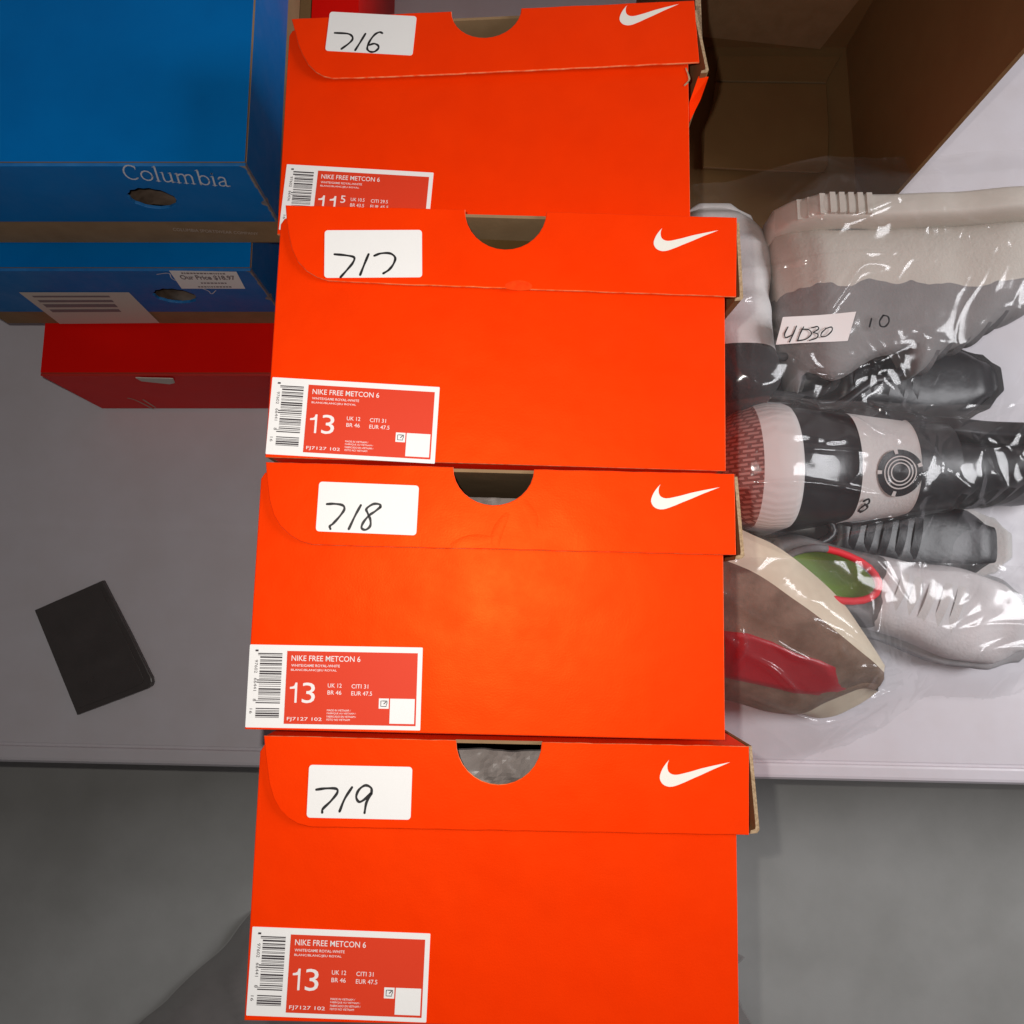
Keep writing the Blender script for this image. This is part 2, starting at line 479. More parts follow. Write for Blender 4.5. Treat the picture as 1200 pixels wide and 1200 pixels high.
def label_parts(root, num, face_z):
    lx, ly, rot = LABEL_AT[num]
    lw, lh = 85.6, 40.0
    M = Matrix.Translation((lx * mm, ly * mm, face_z)) @ Matrix.Rotation(math.radians(rot), 4, 'Z') @ Matrix.Scale(mm, 4)
    if num == 716:
        ly = 2.6
    lab = MB()
    panel(lab, [rrect(0, 0, lw, lh, 0.4, 2)], 0.05, 0.18, WHITE, WHITE, M=M)
    lo = lab.build('size_label', root)
    tag(lo, 'white and red size label with size 11.5 in large figures' if num == 716 else None)
    T = lambda y: lh - y          # y measured from the label's top
    p = MB()
    p.add([(18.7, T(38.0), .30), (83.3, T(38.0), .30), (83.3, T(2.8), .30), (18.7, T(2.8), .30)], [(0, 1, 2, 3)], LABEL_RED, M=M)
    p.build('print_panel', lo)
    # barcode, turned on its side
    b = MB()
    rnd = random.Random(11 if num == 716 else 23)
    y = 4.0
    def bar(y0, y1, x0, x1):
        b.add([(x0, T(y1), .32), (x1, T(y1), .32), (x1, T(y0), .32), (x0, T(y0), .32)], [(0, 1, 2, 3)], BAR, M=M)
    k = 0
    while y < 28.3:
        w = rnd.choice((0.28, 0.28, 0.55, 0.8))
        wide = k in (0, 1, 14, 15) or y > 27
        bar(y, y + w, 4.4 if wide else 5.5, 16.4)
        y += w + rnd.choice((0.3, 0.3, 0.5, 0.75))
        k += 1
    y = 30.6
    while y < 35.4:
        w = rnd.choice((0.3, 0.5, 0.75))
        bar(y, y + w, 4.6, 16.2)
        y += w + rnd.choice((0.3, 0.3, 0.5))
    b.build('barcode', lo)
    t = MB()
    q = math.radians(-90)
    for s, yy, ln in (('1', 2.4, 0.9), ('97602', 7.4, 6.4), ('66441' if num != 716 else '66436', 16.2, 6.2), ('8', 26.2, 1.2)):
        text(t, s, 3.0, T(yy), ln, 1.5, BAR, .33, q, M)
    text(t, '16', 1.6, T(31.0), 2.4, 1.4, BAR, .33, q, M)
    I = LABEL_WHITE
    text(t, 'NIKE FREE METCON 6', 21.0, T(7.6), 34.0, 2.7, I, .33, 0, M, bold=0.003)
    text(t, 'WHITE/GAME ROYAL-WHITE', 21.0, T(10.4), 24.0, 1.25, I, .33, 0, M, bold=0.003)
    text(t, 'BLANC/BLANC/JEU ROYAL', 21.0, T(12.7), 22.6, 1.25, I, .33, 0, M, bold=0.003)
    if num == 716:
        one(t, 20.8, T(27.0), 3.6, 9.2, I, .33, M); one(t, 27.4, T(27.0), 3.6, 9.2, I, .33, M)
        text(t, '5', 33.6, T(21.6), 2.8, 4.4, I, .33, 0, M, bold=0.003)
        sz = ('UK 10.5', 'BR 43.5', 'CITI 29.5', 'EUR 45.5')
    else:
        one(t, 20.9, T(27.8), 3.6, 9.7, I, .33, M)
        text(t, '3', 27.0, T(27.9), 6.4, 9.9, I, .33, 0, M)
        sz = ('UK 12', 'BR 46', 'CITI 31', 'EUR 47.5')
    wd = (8.0, 8.0, 9.8, 10.4) if num == 716 else (6.8, 6.8, 8.2, 10.2)
    for s, w, (x, yy) in zip(sz, wd, ((39.5, 20.2), (39.5, 23.6), (51.2, 20.4), (51.2, 23.8))):
        text(t, s, x, T(yy), w, 2.0, I, .33, 0, M)
    text(t, 'FJ7127 102', 20.2, T(36.8), 17.0, 2.1, I, .33, 0, M)
    for s, yy, w in (('MADE IN VIETNAM /', 31.6, 11.6), ('FABRIQUE AU VIETNAM /', 33.1, 14.2), ('FABRICADO EN VIETNAM /', 34.6, 14.4), ('FEITO NO VIETNAM', 36.1, 11.4)):
        text(t, s, 39.6, T(yy), w, 0.95, I, .33, 0, M)
    t.build('lettering', lo)
    w = MB()
    w.add([(70.4, T(37.0), .31), (82.5, T(37.0), .31), (82.5, T(25.0), .31), (70.4, T(25.0), .31)], [(0, 1, 2, 3)], WHITE, M=M)
    w.build('blank_patch', lo)
    w = MB()
    w.add([(64.9, T(29.9), .31), (69.8, T(29.9), .31), (69.8, T(25.0), .31), (64.9, T(25.0), .31)], [(0, 1, 2, 3)], WHITE, M=M)
    for pts in ([(67.3, T(26.2)), (65.9, T(26.2)), (65.9, T(28.8)), (68.6, T(28.8)), (68.6, T(27.8))], [(67.4, T(27.6)), (68.4, T(26.6))], [(67.6, T(26.2)), (68.9, T(26.2)), (68.9, T(27.4))]):
        ribbon(w, pts, 0.45, BAR, .33, M, sm=False)
    w.build('recycling_mark', lo)

WHERE = {
 716: 'orange shoe box farthest back, sticker handwritten 716, its label showing size 11.5',
 717: 'orange shoe box with sticker handwritten 717, second from the back of the row',
 718: 'orange shoe box with sticker handwritten 718, creased lid flap below its thumb hole',
 719: 'orange shoe box with sticker handwritten 719, nearest the camera over the shelf edge',
}
box_M = {}
def shoe_box(num):
    loc, ang = POSE[num]
    R = Euler([math.radians(a) for a in ang], 'XYZ').to_matrix().to_4x4()
    M0 = Matrix.Translation(loc) @ R
    # length so that the standing end rests on the shelf
    L = min((loc[2] + (R @ Vector(c)).z) for c in ((0, 0, 0), (BW, 0, 0), (0, BH, 0), (BW, BH, 0))) - 0.0045
    L = L / math.cos(math.radians(2.2))
    # the root sits at the foot of the box
    foot = Matrix.Translation((BW / 2, BH / 2, -L))
    root = empty('shoe_box', M=M0 @ foot)
    tag(root, WHERE[num], 'shoe box', 'orange shoe boxes standing in a row')
    inv = foot.inverted()
    box_M[num] = (M0, L, root)
    cx, hw, dep = NOTCH[num]
    # ---- body: five walls, orange outside, kraft inside
    b = MB()
    th = 2.4 * mm
    bn = half_moon(cx, hw + 0.8, dep + 0.8, 130.0, 130.0)
    if num == 718:
        bn = half_moon(cx, hw + 0.6, dep + 0.6, 130.0, 130.0)
    top = BH / mm
    front = [(0, 0), (BW / mm, 0), (BW / mm, top - 8), (BW / mm - 2, top - 2)] + [(x, min(y, top)) for x, y in reversed(bn)] + [(7, top), (2.2, top - 1.8), (0.4, top - 5)]
    # small burr where the corner has been dented
    panel(b, [[(x * mm, y * mm) for x, y in front]], -th, th, ORANGE, ORANGE_EDGE, bevel=0.5 * mm, back=KRAFT)
    g = 0.2 * mm
    b.box((0.3 * mm, 0.3 * mm, -L), (th, BH - 6 * mm, -th - g), KRAFT, outer={'-x': ORANGE})
    b.box((BW - th, 0.3 * mm, -L), (BW - 0.3 * mm, BH - 6 * mm, -th - g), KRAFT, outer={'+x': ORANGE})
    b.box((th + g, 0.3 * mm, -L), (BW - th - g, th, -th - g), KRAFT, outer={'-y': ORANGE})
    b.box((th + g, th + g, -L), (BW - th - g, BH - 2 * mm, -L + th), KRAFT, outer={'-z': ORANGE})
    if num in (716, 717):
        # kraft tuck flap just behind the thumb hole, shade put into its dark colour
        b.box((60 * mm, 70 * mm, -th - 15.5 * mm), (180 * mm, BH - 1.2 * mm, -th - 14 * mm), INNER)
    b.build('body', root, M=inv)
    # ---- lid: top, front flap with rounded corner and thumb notch, side wall set behind the flap
    l = MB()
    F = FLAP[num]
    i = F.index(None)
    nt = half_moon(cx, hw, dep, F[i - 1][1], F[i + 1][1])
    lp = F[:i - 1] + nt + F[i + 2:]
    rnd = random.Random(num)
    lp = [(x, y) for x, y in lp]
    lp2 = []
    for k, p in enumerate(lp):
        q = lp[(k + 1) % len(lp)]
        d = math.hypot(q[0] - p[0], q[1] - p[1])
        steps = max(1, int(d / 6))
        for j in range(steps):
            t_ = j / steps
            jit = 0.16 if steps > 1 and j > 0 else 0.0
            lp2.append((p[0] + (q[0] - p[0]) * t_ + rnd.uniform(-jit, jit) * 0.5, p[1] + (q[1] - p[1]) * t_ + rnd.uniform(-jit, jit)))
    zf = 1.1 * mm if num != 716 else 2.4 * mm
    panel(l, [[(x * mm, y * mm) for x, y in reversed(lp2)]], zf, 1.5 * mm, ORANGE, ORANGE_EDGE, bevel=0.42 * mm, back=KRAFT)
    x0, x1 = F[0][0], F[i + 2][0]
    y0, y1 = F[0][1], F[i + 2][1]
    # top panel follows the flap's upper edge, sits on the body
    def top_pt(x, dy, z):
        return (x * mm, (y0 + (y1 - y0) * (x - x0) / (x1 - x0) + dy) * mm, z)
    zt = zf - 0.1 * mm
    hx0, hx1 = cx - hw - 0.5, cx + hw + 0.5
    def slab(xa, xb, za, zb):
        v = [top_pt(xa, -2.0, zb), top_pt(xb, -2.0, zb), top_pt(xb, -0.35, zb), top_pt(xa, -0.35, zb), top_pt(xa, -2.0, za), top_pt(xb, -2.0, za), top_pt(xb, -0.35, za), top_pt(xa, -0.35, za)]
        l.add(v, [(4, 5, 1, 0), (0, 3, 7, 4), (1, 5, 6, 2), (0, 1, 2, 3), (4, 7, 6, 5)], KRAFT)
        l.add(v, [(3, 2, 6, 7)], ORANGE)
    slab(x0 + 0.4, hx0, zt, -L * 0.98)
    slab(hx1, x1 - 0.4, zt, -L * 0.98)
    slab(hx0, hx1, -1.2 * mm, -L * 0.98)
    # right side wall of the lid: flares away from the flap, raw kraft edge toward the viewer
    flare = {716: (1.0, 7.6), 717: (0.9, 2.8), 718: (1.3, 4.4), 719: (1.2, 4.4)}[num]
    zs = {716: -3.0, 717: -2.0, 718: -2.6, 719: -2.6}[num] * mm
    yb = F[i + 3][1] - {716: 1.5, 717: 0.0, 718: 1.4, 719: 0.4}[num]
    wall_t = 1.7
    yt = y1 - 0.6
    v = []
    for z in (zs, -L * 0.97):
        fl = 1.0 if z == zs else 0.3
        xa, xb = x1 + flare[0] * fl, x1 + flare[1] * fl
        v += [(xa * mm, yt * mm, z), ((xa + wall_t) * mm, yt * mm, z), ((xb + wall_t) * mm, (yb + 1.5) * mm, z), ((xb + wall_t - 1.2) * mm, yb * mm, z), ((xb - 3.0) * mm, (yb - 0.4) * mm, z), ((xb - 2.6) * mm, (yb + 1.2) * mm, z), ((xb - 0.4) * mm, (yb + 1.9) * mm, z), ((xb - 0.2) * mm, (yb + 3.2) * mm, z)]
    l.add(v, [(7, 1, 0), (7, 2, 1), (7, 6, 2), (6, 3, 2), (6, 5, 3), (5, 4, 3)], KRAFT_EDGE)
    n8 = 8
    l.add(v, [(k, (k + 1) % n8, n8 + (k + 1) % n8, n8 + k) for k in (1,)], ORANGE)
    l.add(v, [(k, (k + 1) % n8, n8 + (k + 1) % n8, n8 + k) for k in (2, 3)], CARTON)
    l.add(v, [(k, (k + 1) % n8, n8 + (k + 1) % n8, n8 + k) for k in (0, 4, 5, 6, 7)], CARTON)
    if num == 716:
        # the side wall's lower corner folds back in as a red sliver
        z = -7 * mm
        l.add([(242.2 * mm, 101.5 * mm, z), (248.2 * mm, 101.2 * mm, z), (244.0 * mm, 89 * mm, z - 3 * mm), (236.2 * mm, 74 * mm, z - 9 * mm), (237.6 * mm, 88 * mm, z - 5 * mm)], [(0, 4, 3, 2, 1)], ORANGE)
        ribbon(l, [(233.6 * mm, 101 * mm), (235.4 * mm, 95 * mm), (234.6 * mm, 92.6 * mm), (232.6 * mm, 90.4 * mm)], 0.9 * mm, KRAFT_EDGE, 0.4 * mm)
    lo = l.build('lid', root, M=inv)
    # ---- tick logo printed on the flap
    s = MB()
    ax, ay, ar = SWOOSH_AT[num]
    MS = Matrix.Translation((ax * mm, ay * mm, zf + 1.5 * mm)) @ Matrix.Rotation(math.radians(ar), 4, 'Z') @ Matrix.Scale(mm, 4)
    panel(s, [SW], 0.02, 0.05, LOGO, LOGO, M=MS)
    s.build('tick_logo', lo)
    # ---- number sticker
    bl, tl, tr, br = [Vector((*p, 0)) for p in STICK[num]]
    w_ = ((tr - tl).length + (br - bl).length) / 2
    h_ = ((tl - bl).length + (tr - br).length) / 2
    xd = (tr - tl + br - bl).normalized()
    ang_ = math.atan2(xd.y, xd.x)
    c_ = (bl + tl + tr + br) / 4
    MT = Matrix.Translation((c_.x * mm, c_.y * mm, zf + 1.5 * mm)) @ Matrix.Rotation(ang_, 4, 'Z') @ Matrix.Scale(mm, 4) @ Matrix.Translation((-w_ / 2, -h_ / 2, 0))
    st = MB()
    panel(st, [rrect(0, 0, w_, h_, 1.7)], 0.06, 0.18, WHITE, WHITE, M=MT)
    so = st.build('number_sticker', root, M=inv)
    (a, bq, cq), strokes = PEN[num]
    ex = (Vector(bq) - Vector(a)) / w_
    ey = (Vector(cq) - Vector(a)) / h_
    det = ex.x * ey.y - ex.y * ey.x
    hw_ = MB()
    for k, line in enumerate(strokes):
        pts = []
        for p in line:
            r = Vector(p) - Vector(a)
            pts.append(((r.x * ey.y - r.y * ey.x) / det, h_ - (ex.x * r.y - ex.y * r.x) / det))
        ribbon(hw_, pts, 1.2, BLACK, 0.27 + 0.01 * k, MT)
    hw_.build('handwriting', so)
    label_root = MB()
    return root

def make_labels(num):
    M0, L, root = box_M[num]
    before = set(D.objects)
    label_parts(root, num, 0.0)
    foot = Matrix.Translation((BW / 2, BH / 2, -L)).inverted()
    for o in set(D.objects) - before:
        if o.name.startswith('size_label'):
            o.matrix_local = foot

for num in (716, 717, 718, 719):
    shoe_box(num)
    make_labels(num)

# crease fold across the 718 flap, scuff on the 717 flap edge
def flap_detail(num, polys, m, name):
    M0, L, root = box_M[num]
    lid = [c for c in root.children if c.name.startswith('lid')][0]
    b = MB()
    for poly, hgt in polys:
        # low embossed ridge: outline at the card, spine a little proud
        ribbon_pts = smooth_line(poly, 6)
        vs, fs = [], []
        n = len(ribbon_pts)
        for i, p in enumerate(ribbon_pts):
            d = (ribbon_pts[min(i + 1, n - 1)] - ribbon_pts[max(i - 1, 0)]).normalized()
            nr = Vector((-d.y, d.x, 0))
            tpr = math.sin(math.pi * i / (n - 1)) ** 0.6
            for off, z in ((-3.4, 0.0), (0, hgt * tpr), (2.2, 0.0)):
                q = p + nr * off * (0.3 + 0.7 * tpr)
                vs.append((q.x * mm, q.y * mm, (2.61 + z) * mm))
        for i in range(n - 1):
            for k in range(2):
                fs.append((3 * i + k, 3 * i + k + 1, 3 * i + k + 4, 3 * i + k + 3))
        b.add(vs, [tuple(reversed(f)) for f in fs], m, smooth=True)
    b.build(name, lid)
flap_detail(718, [([(126.5, 109), (123, 102), (121, 96), (121.4, 91.4)], 0.34), ([(98, 92.0), (108, 95.5), (119, 96)], 0.2), ([(134, 116), (139, 108), (140, 100)], 0.14)], ORANGE, 'crease')
SCUFF = mat('scuffed_orange', (0.88, 0.06, 0.004), rough=0.6, spec=0.08, vary=(300, 1.0, (0.88, 0.042, 0.002)))
flap_detail(717, [([(119, 93.6), (124, 94.6), (129, 94.6), (133, 93.6)], 0.08)], SCUFF, 'scuff')

# crumpled plastic seen through the thumb holes of 718 and 719
WRAP = film_mat('inner_plastic_wrap', haze=0.5, haze_col=(0.48, 0.41, 0.38), gloss=1.0, bumps=((45, 0.35, 0.006),), rough=0.16)
def wrap(num, z_mm, y0, y1, label):
    M0, L, root = box_M[num]
    rnd = random.Random(num)
    nx, ny = 40, 18
    vs, fs = [], []
    for j in range(ny + 1):
        for i in range(nx + 1):
            x = 70 + 95 * i / nx
            y = y0 + (y1 - y0) * j / ny
            z = z_mm + 5 * mnoise.noise(Vector((x * .06, y * .09, num))) + 4 * abs(mnoise.noise(Vector((x * .13 + y * .1, y * .05, num + 3)))) - 0.02 * (y - y0) ** 2 * 0.2
            vs.append((x * mm, y * mm, z * mm))
    for j in range(ny):
        for i in range(nx):
            a = j * (nx + 1) + i
            fs.append((a, a + 1, a + nx + 2, a + nx + 1))
    b = MB()
    b.add(vs, fs, WRAP, smooth=False)
    b.add([(x, y, z - 0.004) for x, y, z in vs], fs, DARK, smooth=True)
    o = b.build('plastic_wrap', M=M0)
    tag(o, label, 'plastic wrap', 'plastic wrap inside the shoe boxes')
wrap(718, -19, 88, 120, 'crumpled dark plastic wrap seen through the thumb hole of box 718')
wrap(719, -16, 86, 123, 'crumpled pale grey plastic wrap seen through the thumb hole of box 719')

# ------------------------------------------------------------------ stack of blue boxes and a red box at the left
def vplane(px_left, py, Y):
    pass
def on_plane(u, v, Y):
    x = (u - 600) / 900.0
    y = -(v - 600) / 900.0
    c, s = math.cos(TILT), math.sin(TILT)
    d = Vector((x, c * y + s, s * y - c))
    t = Y / d.y
    return Vector((d.x * t, Y, CAM_H + d.z * t))

def carton(root_name, xr, width, Y, z0, z1, depth, lid_h, lid_mat, body_mat, edge_mat, label, cat, group=None, hole=None, overhang=0.004, yaw_=0.0, fold=None):
    """box with a separate lid, its front facing the viewer; returns the root and the front plane matrix"""
    root = empty(root_name, (xr - width / 2, Y, z0))
    root.rotation_euler = (0, 0, yaw_)
    tag(root, label, cat, group)
    x0, x1 = -width / 2, width / 2
    h = z1 - z0
    b = MB()
    t = 0.0025
    o = overhang
    # body walls
    bh_ = h - t - 0.001 if not hole else hole[1] - hole[3] - 0.003
    b.box((x0 + o, o, 0.0005), (x1 - o, o + t, bh_), KRAFT, outer={'-y': body_mat})
    b.box((x0 + o, depth - t - o, 0.0005), (x1 - o, depth - o, h - t - 0.001), KRAFT, outer={'+y': body_mat})
    b.box((x0 + o, o + t + .0002, 0.0005), (x0 + o + t, depth - t - o - .0002, h - t - 0.001), KRAFT, outer={'-x': body_mat})
    b.box((x1 - o - t, o + t + .0002, 0.0005), (x1 - o, depth - t - o - .0002, h - t - 0.001), KRAFT, outer={'+x': body_mat})
    b.box((x0 + o + t + .0002, o + t + .0002, 0.0005), (x1 - o - t - .0002, depth - o - t - .0002, 0.003), KRAFT)
    b.build('body', root)
    l = MB()
    zl = h - lid_h
    MF = plane_M((0, t, 0), (1, 0, 0), (0, 0, 1))     # local front plane: z points to -Y
    loops = [[(x0, zl), (x1, zl), (x1, h - .0006), (x0, h - .0006)]]
    loops[0] = subdiv_loop(loops[0], 0.02)
    if hole:
        hx, hz, ra, rb = hole
        loops.append([(hx + ra * math.cos(a * math.tau / 28) * (1 + .04 * math.sin(a * 2.1)), hz + rb * math.sin(a * math.tau / 28) * (1 + .05 * math.sin(a * 3.3))) for a in range(28)])
    panel(l, loops, 0, t, lid_mat, fold or edge_mat, bevel=0.0004, M=MF, back=KRAFT)
    l.box((x0 + .0003, t + .0002, h - t), (x1 - .0003, depth, h), KRAFT, outer={'+z': lid_mat})
    l.box((x0, t + .0002, zl), (x0 + t, depth, h - t - .0002), KRAFT, outer={'-x': lid_mat})
    l.box((x1 - t, t + .0002, zl), (x1, depth, h - t - .0002), KRAFT, outer={'+x': lid_mat})
    # worn corner edge of the lid, slightly ragged
    rnd = random.Random(int(z1 * 1000))
    vs, fs = [], []
    n = 26
    for i in range(n + 1):
        z = zl + (h - zl) * i / n
        w = 0.0011 * (0.35 + rnd.random()) + (0.003 if i in (n, 9, 10) else 0)
        vs += [(x1 - w, -0.0003, z), (x1 + 0.0004, -0.0004, z), (x1 + 0.0004, w, z)]
    for i in range(n):
        fs += [(3 * i, 3 * i + 1, 3 * i + 4, 3 * i + 3), (3 * i + 1, 3 * i + 2, 3 * i + 5, 3 * i + 4)]
    l.add(vs, fs, edge_mat)
    lo = l.build('lid', root)
    return root, lo

def front_local(root, p):
    """world point on a front plane -> the root's local x, z"""
    q = root.matrix_basis.inverted() @ p
    return q.x, q.z

def front_quad_M(root, proud=0.0006):
    return plane_M((0, -proud, 0), (1, 0, 0), (0, 0, 1))

# red box, lowest
Yr = 0.228
zr = on_plane(230, 440, Yr).z
red, red_lid = carton('shoe_box', -0.158, 0.275, Yr, 0.0015, zr, 0.34, zr - 0.004, RED, RED, RED_FOLD,
    'red shoe box at the bottom of the left stack, grey paper tag on its front', 'shoe box', None, overhang=0.001)
for c in red.children:
    pass
tagp = MB()
pts = [front_local(red, on_plane(u, v, Yr)) for u, v in ((159, 440.5), (203, 441.5), (205, 446.5), (199, 448), (166, 444.5))]
panel(tagp, [[(x, z) for x, z in pts]][:1], 0.0, 0.0008, GREYTAG, GREYTAG, M=plane_M((0, -0.0012, 0), (1, 0, 0), (0, 0, 1)))
tagp.build('paper_tag', red)
lt = MB()
for line in ([(150, 466), (160, 469), (180, 479)], [(168, 468), (182, 477)]):
    P = [front_local(red, on_plane(u, v, Yr)) for u, v in line]
    ribbon(lt, P, 0.0018, TAN_PRINT, 0, M=plane_M((0, -0.0004, 0), (1, 0, 0), (0, 0, 1)))
lt.build('print_line', red)

# lower blue box
Y2 = U(230, 381, zr).y
z2 = on_plane(230, 317, Y2).z
xr2 = on_plane(293, 317, Y2).x
hc = on_plane(205, 347, Y2)
he = on_plane(229, 347, Y2)
hb = on_plane(205, 356, Y2)
ht = on_plane(205, 336, Y2)
w2 = 0.262
cx2 = xr2 - w2 / 2
zl2 = on_plane(240, 365.5, Y2).z
zb2 = zr + 0.0012
blue2, blue2_lid = carton('shoe_box', xr2, w2, Y2, zb2, z2, 0.33, z2 - zl2, BLUE, KRAFT, BLUE_EDGE,
    'blue shoe box with a white price sticker, second from the top of its stack', 'shoe box', 'blue shoe boxes in the left stack',
    hole=(hc.x - cx2, hc.z - zb2, abs(he.x - hc.x), (ht.z - hb.z) * 0.42), overhang=0.0012, fold=BLUE_FOLD)
# price sticker
ps = MB()
Pq = [front_local(blue2, on_plane(u, v, Y2)) for u, v in ((213, 337.5), (287.5, 337.5), (277, 317.5), (198, 316.2))]
MF2 = front_quad_M(blue2)
ps.add([(x, z, 0) for x, z in Pq], [(0, 1, 2, 3)], WHITE, M=MF2)
pso = ps.build('price_sticker', blue2)
pt = MB()
def quad_map(Q, a, b):
    A, B, C_, D_ = [Vector(q) for q in Q]
    return (A.lerp(B, a)).lerp(D_.lerp(C_, a), b)
def qtext(mbx, s, Q, a0, a1, b0, b1, m, z, M, bold=0.0):
    tmp = MB()
    text(tmp, s, a0, b0, a1 - a0, b1 - b0, m, 0, 0, None, bold)
    vs = []
    for v in tmp.v:
        q = quad_map(Q, v[0], v[1])
        vs.append((q.x, q.y, z))
    mbx.add(vs, tmp.f, m, M=M)
qtext(pt, 'Our Price $18.97', Pq, 0.10, 0.93, 0.50, 0.78, PRINT_GREY, 0.0002, MF2, bold=0.03)
for a0, a1, b in ((0.16, 0.82, 0.88), (0.36, 0.74, 0.34), (0.28, 0.8, 0.12)):
    x = a0
    rnd = random.Random(int(b * 100))
    while x < a1:
        w = rnd.uniform(.015, .05)
        q = [quad_map(Pq, *ab) for ab in ((x, b - .035), (x + w, b - .035), (x + w, b + .035), (x, b + .035))]
        pt.add([(p.x, p.y, 0.0002) for p in q], [(0, 1, 2, 3)], PRINT_GREY, M=MF2)
        x += w + .012
pt.build('price_print', pso)
# white label at the box's lower left
Lq = [front_local(blue2, on_plane(u, v, Y2)) for u, v in ((70, 379), (187, 378), (151, 342), (22, 342))]
ls = MB()
MF2b = front_quad_M(blue2, 0.0004)
ls.add([(x, z, 0) for x, z in Lq], [(0, 1, 2, 3)], GREYTAG, M=MF2b)
lso = ls.build('paper_label', blue2)
lp_ = MB()
for b, th_ in ((0.88, .05), (0.74, .07), (0.60, .1), (0.44, .09)):
    q = [quad_map(Lq, *ab) for ab in ((.08, b - th_ / 2), (.80 - (1 - b) * .1, b - th_ / 2), (.80 - (1 - b) * .1, b + th_ / 2), (.08, b + th_ / 2))]
    lp_.add([(p.x, p.y, 0.0002) for p in q], [(0, 1, 2, 3)], PRINT_GREY, M=MF2b)
lp_.build('faded_print', lso)
# pale mark around the sticker
fm = MB()
for line in ([(184, 321), (198, 320), (203, 327), (226, 334), (243, 340), (248, 344), (253, 340)],):
    ribbon(fm, [front_local(blue2, on_plane(u, v, Y2)) for u, v in line], 0.0009, SILVER, 0, M=front_quad_M(blue2, 0.0003))
fm.build('logo_print', blue2_lid)

# upper blue box
Y1 = U(230, 287, z2).y
z1 = on_plane(230, 194, Y1).z
xr1 = on_plane(286.5, 193, Y1).x
w1 = 0.262
cx1 = xr1 - w1 / 2
zb1 = z2 + 0.0012
zl1 = on_plane(240, 260, Y1).z
h1c = on_plane(178.5, 233, Y1); h1e = on_plane(207, 233, Y1); h1t = on_plane(178, 221, Y1); h1b = on_plane(178, 245, Y1)
blue1, blue1_lid = carton('shoe_box', xr1, w1, Y1, zb1, z1, 0.34, z1 - zl1, BLUE, KRAFT, BLUE_EDGE,
    'blue shoe box with pale serif lettering on its front, topmost of left stack', 'shoe box', 'blue shoe boxes in the left stack',
    hole=(h1c.x - cx1, h1c.z - zb1, abs(h1e.x - h1c.x) * 0.95, (h1t.z - h1b.z) * 0.5), overhang=0.0012, fold=BLUE_FOLD)
# serif word on the lid front
MF1 = front_quad_M(blue1, 0.0004)
LQ = [front_local(blue1, on_plane(u, v, Y1)) for u, v in ((147, 209), (270.5, 217.5), (266, 201), (141, 191.5))]
wd = MB()
def serif_word(mbx):
    T, N = 0.15, 0.055           # thick and thin strokes, in x-heights
    x = 0.0
    G = []
    # each glyph: (advance, [(points, width)])
    def st(x0, y0, y1, w=T): return ([(x0, y0), (x0, y1)], w)
    def sf(x0, y, w=0.34): return ([(x0 - w / 2, y), (x0 + w / 2, y)], N)
    def oval(cx, rx, y0=0.0, y1=1.0, a0=0, a1=360):
        return [(cx + rx * math.cos(math.radians(a0 + (a1 - a0) * k / 16)), (y0 + y1) / 2 + (y1 - y0) / 2 * math.sin(math.radians(a0 + (a1 - a0) * k / 16))) for k in range(17)]
    G.append((1.22, [(oval(0.6, 0.54, 0.02, 1.42, 48, 312), 0.12), ([(0.96, 1.42), (0.96, 1.05)], N)]))
    G.append((1.02, [(oval(0.46, 0.40, 0.03, 0.97), 0.115)]))
    G.append((0.46, [st(0.2, 0, 1.5), sf(0.2, 0.03), ([(0.03, 1.45), (0.2, 1.5)], N)]))
    G.append((1.06, [([(0.2, 0.97), (0.2, 0.3), (0.28, 0.06), (0.48, 0.04), (0.66, 0.14), (0.78, 0.3)], 0.12), st(0.78, 0.0, 0.97), ([(0.05, 0.95), (0.22, 0.97)], N), ([(0.63, 0.95), (0.78, 0.97)], N), ([(0.78, 0.03), (0.98, 0.05)], N)]))
    G.append((1.62, [st(0.2, 0, 0.97), sf(0.2, 0.03), ([(0.03, 0.93), (0.2, 0.97)], N), ([(0.2, 0.7), (0.36, 0.9), (0.54, 0.96), (0.68, 0.88), (0.74, 0.68), (0.74, 0.0)], 0.125), sf(0.74, 0.03), ([(0.74, 0.7), (0.9, 0.9), (1.08, 0.96), (1.22, 0.88), (1.28, 0.68), (1.28, 0.0)], 0.125), sf(1.28, 0.03)]))
    G.append((1.04, [st(0.2, 0.02, 1.5), ([(0.03, 1.45), (0.2, 1.5)], N), (oval(0.54, 0.36, 0.03, 0.97), 0.11)]))
    G.append((0.46, [st(0.2, 0, 0.97), sf(0.2, 0.03), ([(0.03, 0.93), (0.2, 0.97)], N), ([(0.19, 1.27), (0.21, 1.27)], 0.17)]))
    G.append((0.92, [([(0.14, 0.76), (0.24, 0.93), (0.44, 0.97), (0.6, 0.86), (0.62, 0.6), (0.62, 0.14), (0.72, 0.03), (0.86, 0.08)], 0.12), ([(0.62, 0.6), (0.4, 0.52), (0.18, 0.4), (0.12, 0.22), (0.2, 0.06), (0.38, 0.04), (0.52, 0.12), (0.62, 0.24)], 0.1)]))
    total = sum(a for a, _ in G)
    zk = 0.0
    for adv, strokes in G:
        for pts, w in strokes:
            # strokes are laid in (x-height) units then mapped on the front's quad
            tmp = MB()
            ribbon(tmp, [(x + p[0], p[1]) for p in pts], w, SILVER, 0)
            vs = []
            for v in tmp.v:
                q = quad_map(LQ, v[0] / total, v[1] / 1.5)
                vs.append((q.x, q.y, 0))
            zk += 0.00002
            mbx.add([(a_, b_, c_ + zk) for a_, b_, c_ in vs], tmp.f, SILVER, M=MF1)
        x += adv
serif_word(wd)
wd.build('lettering', blue1_lid)
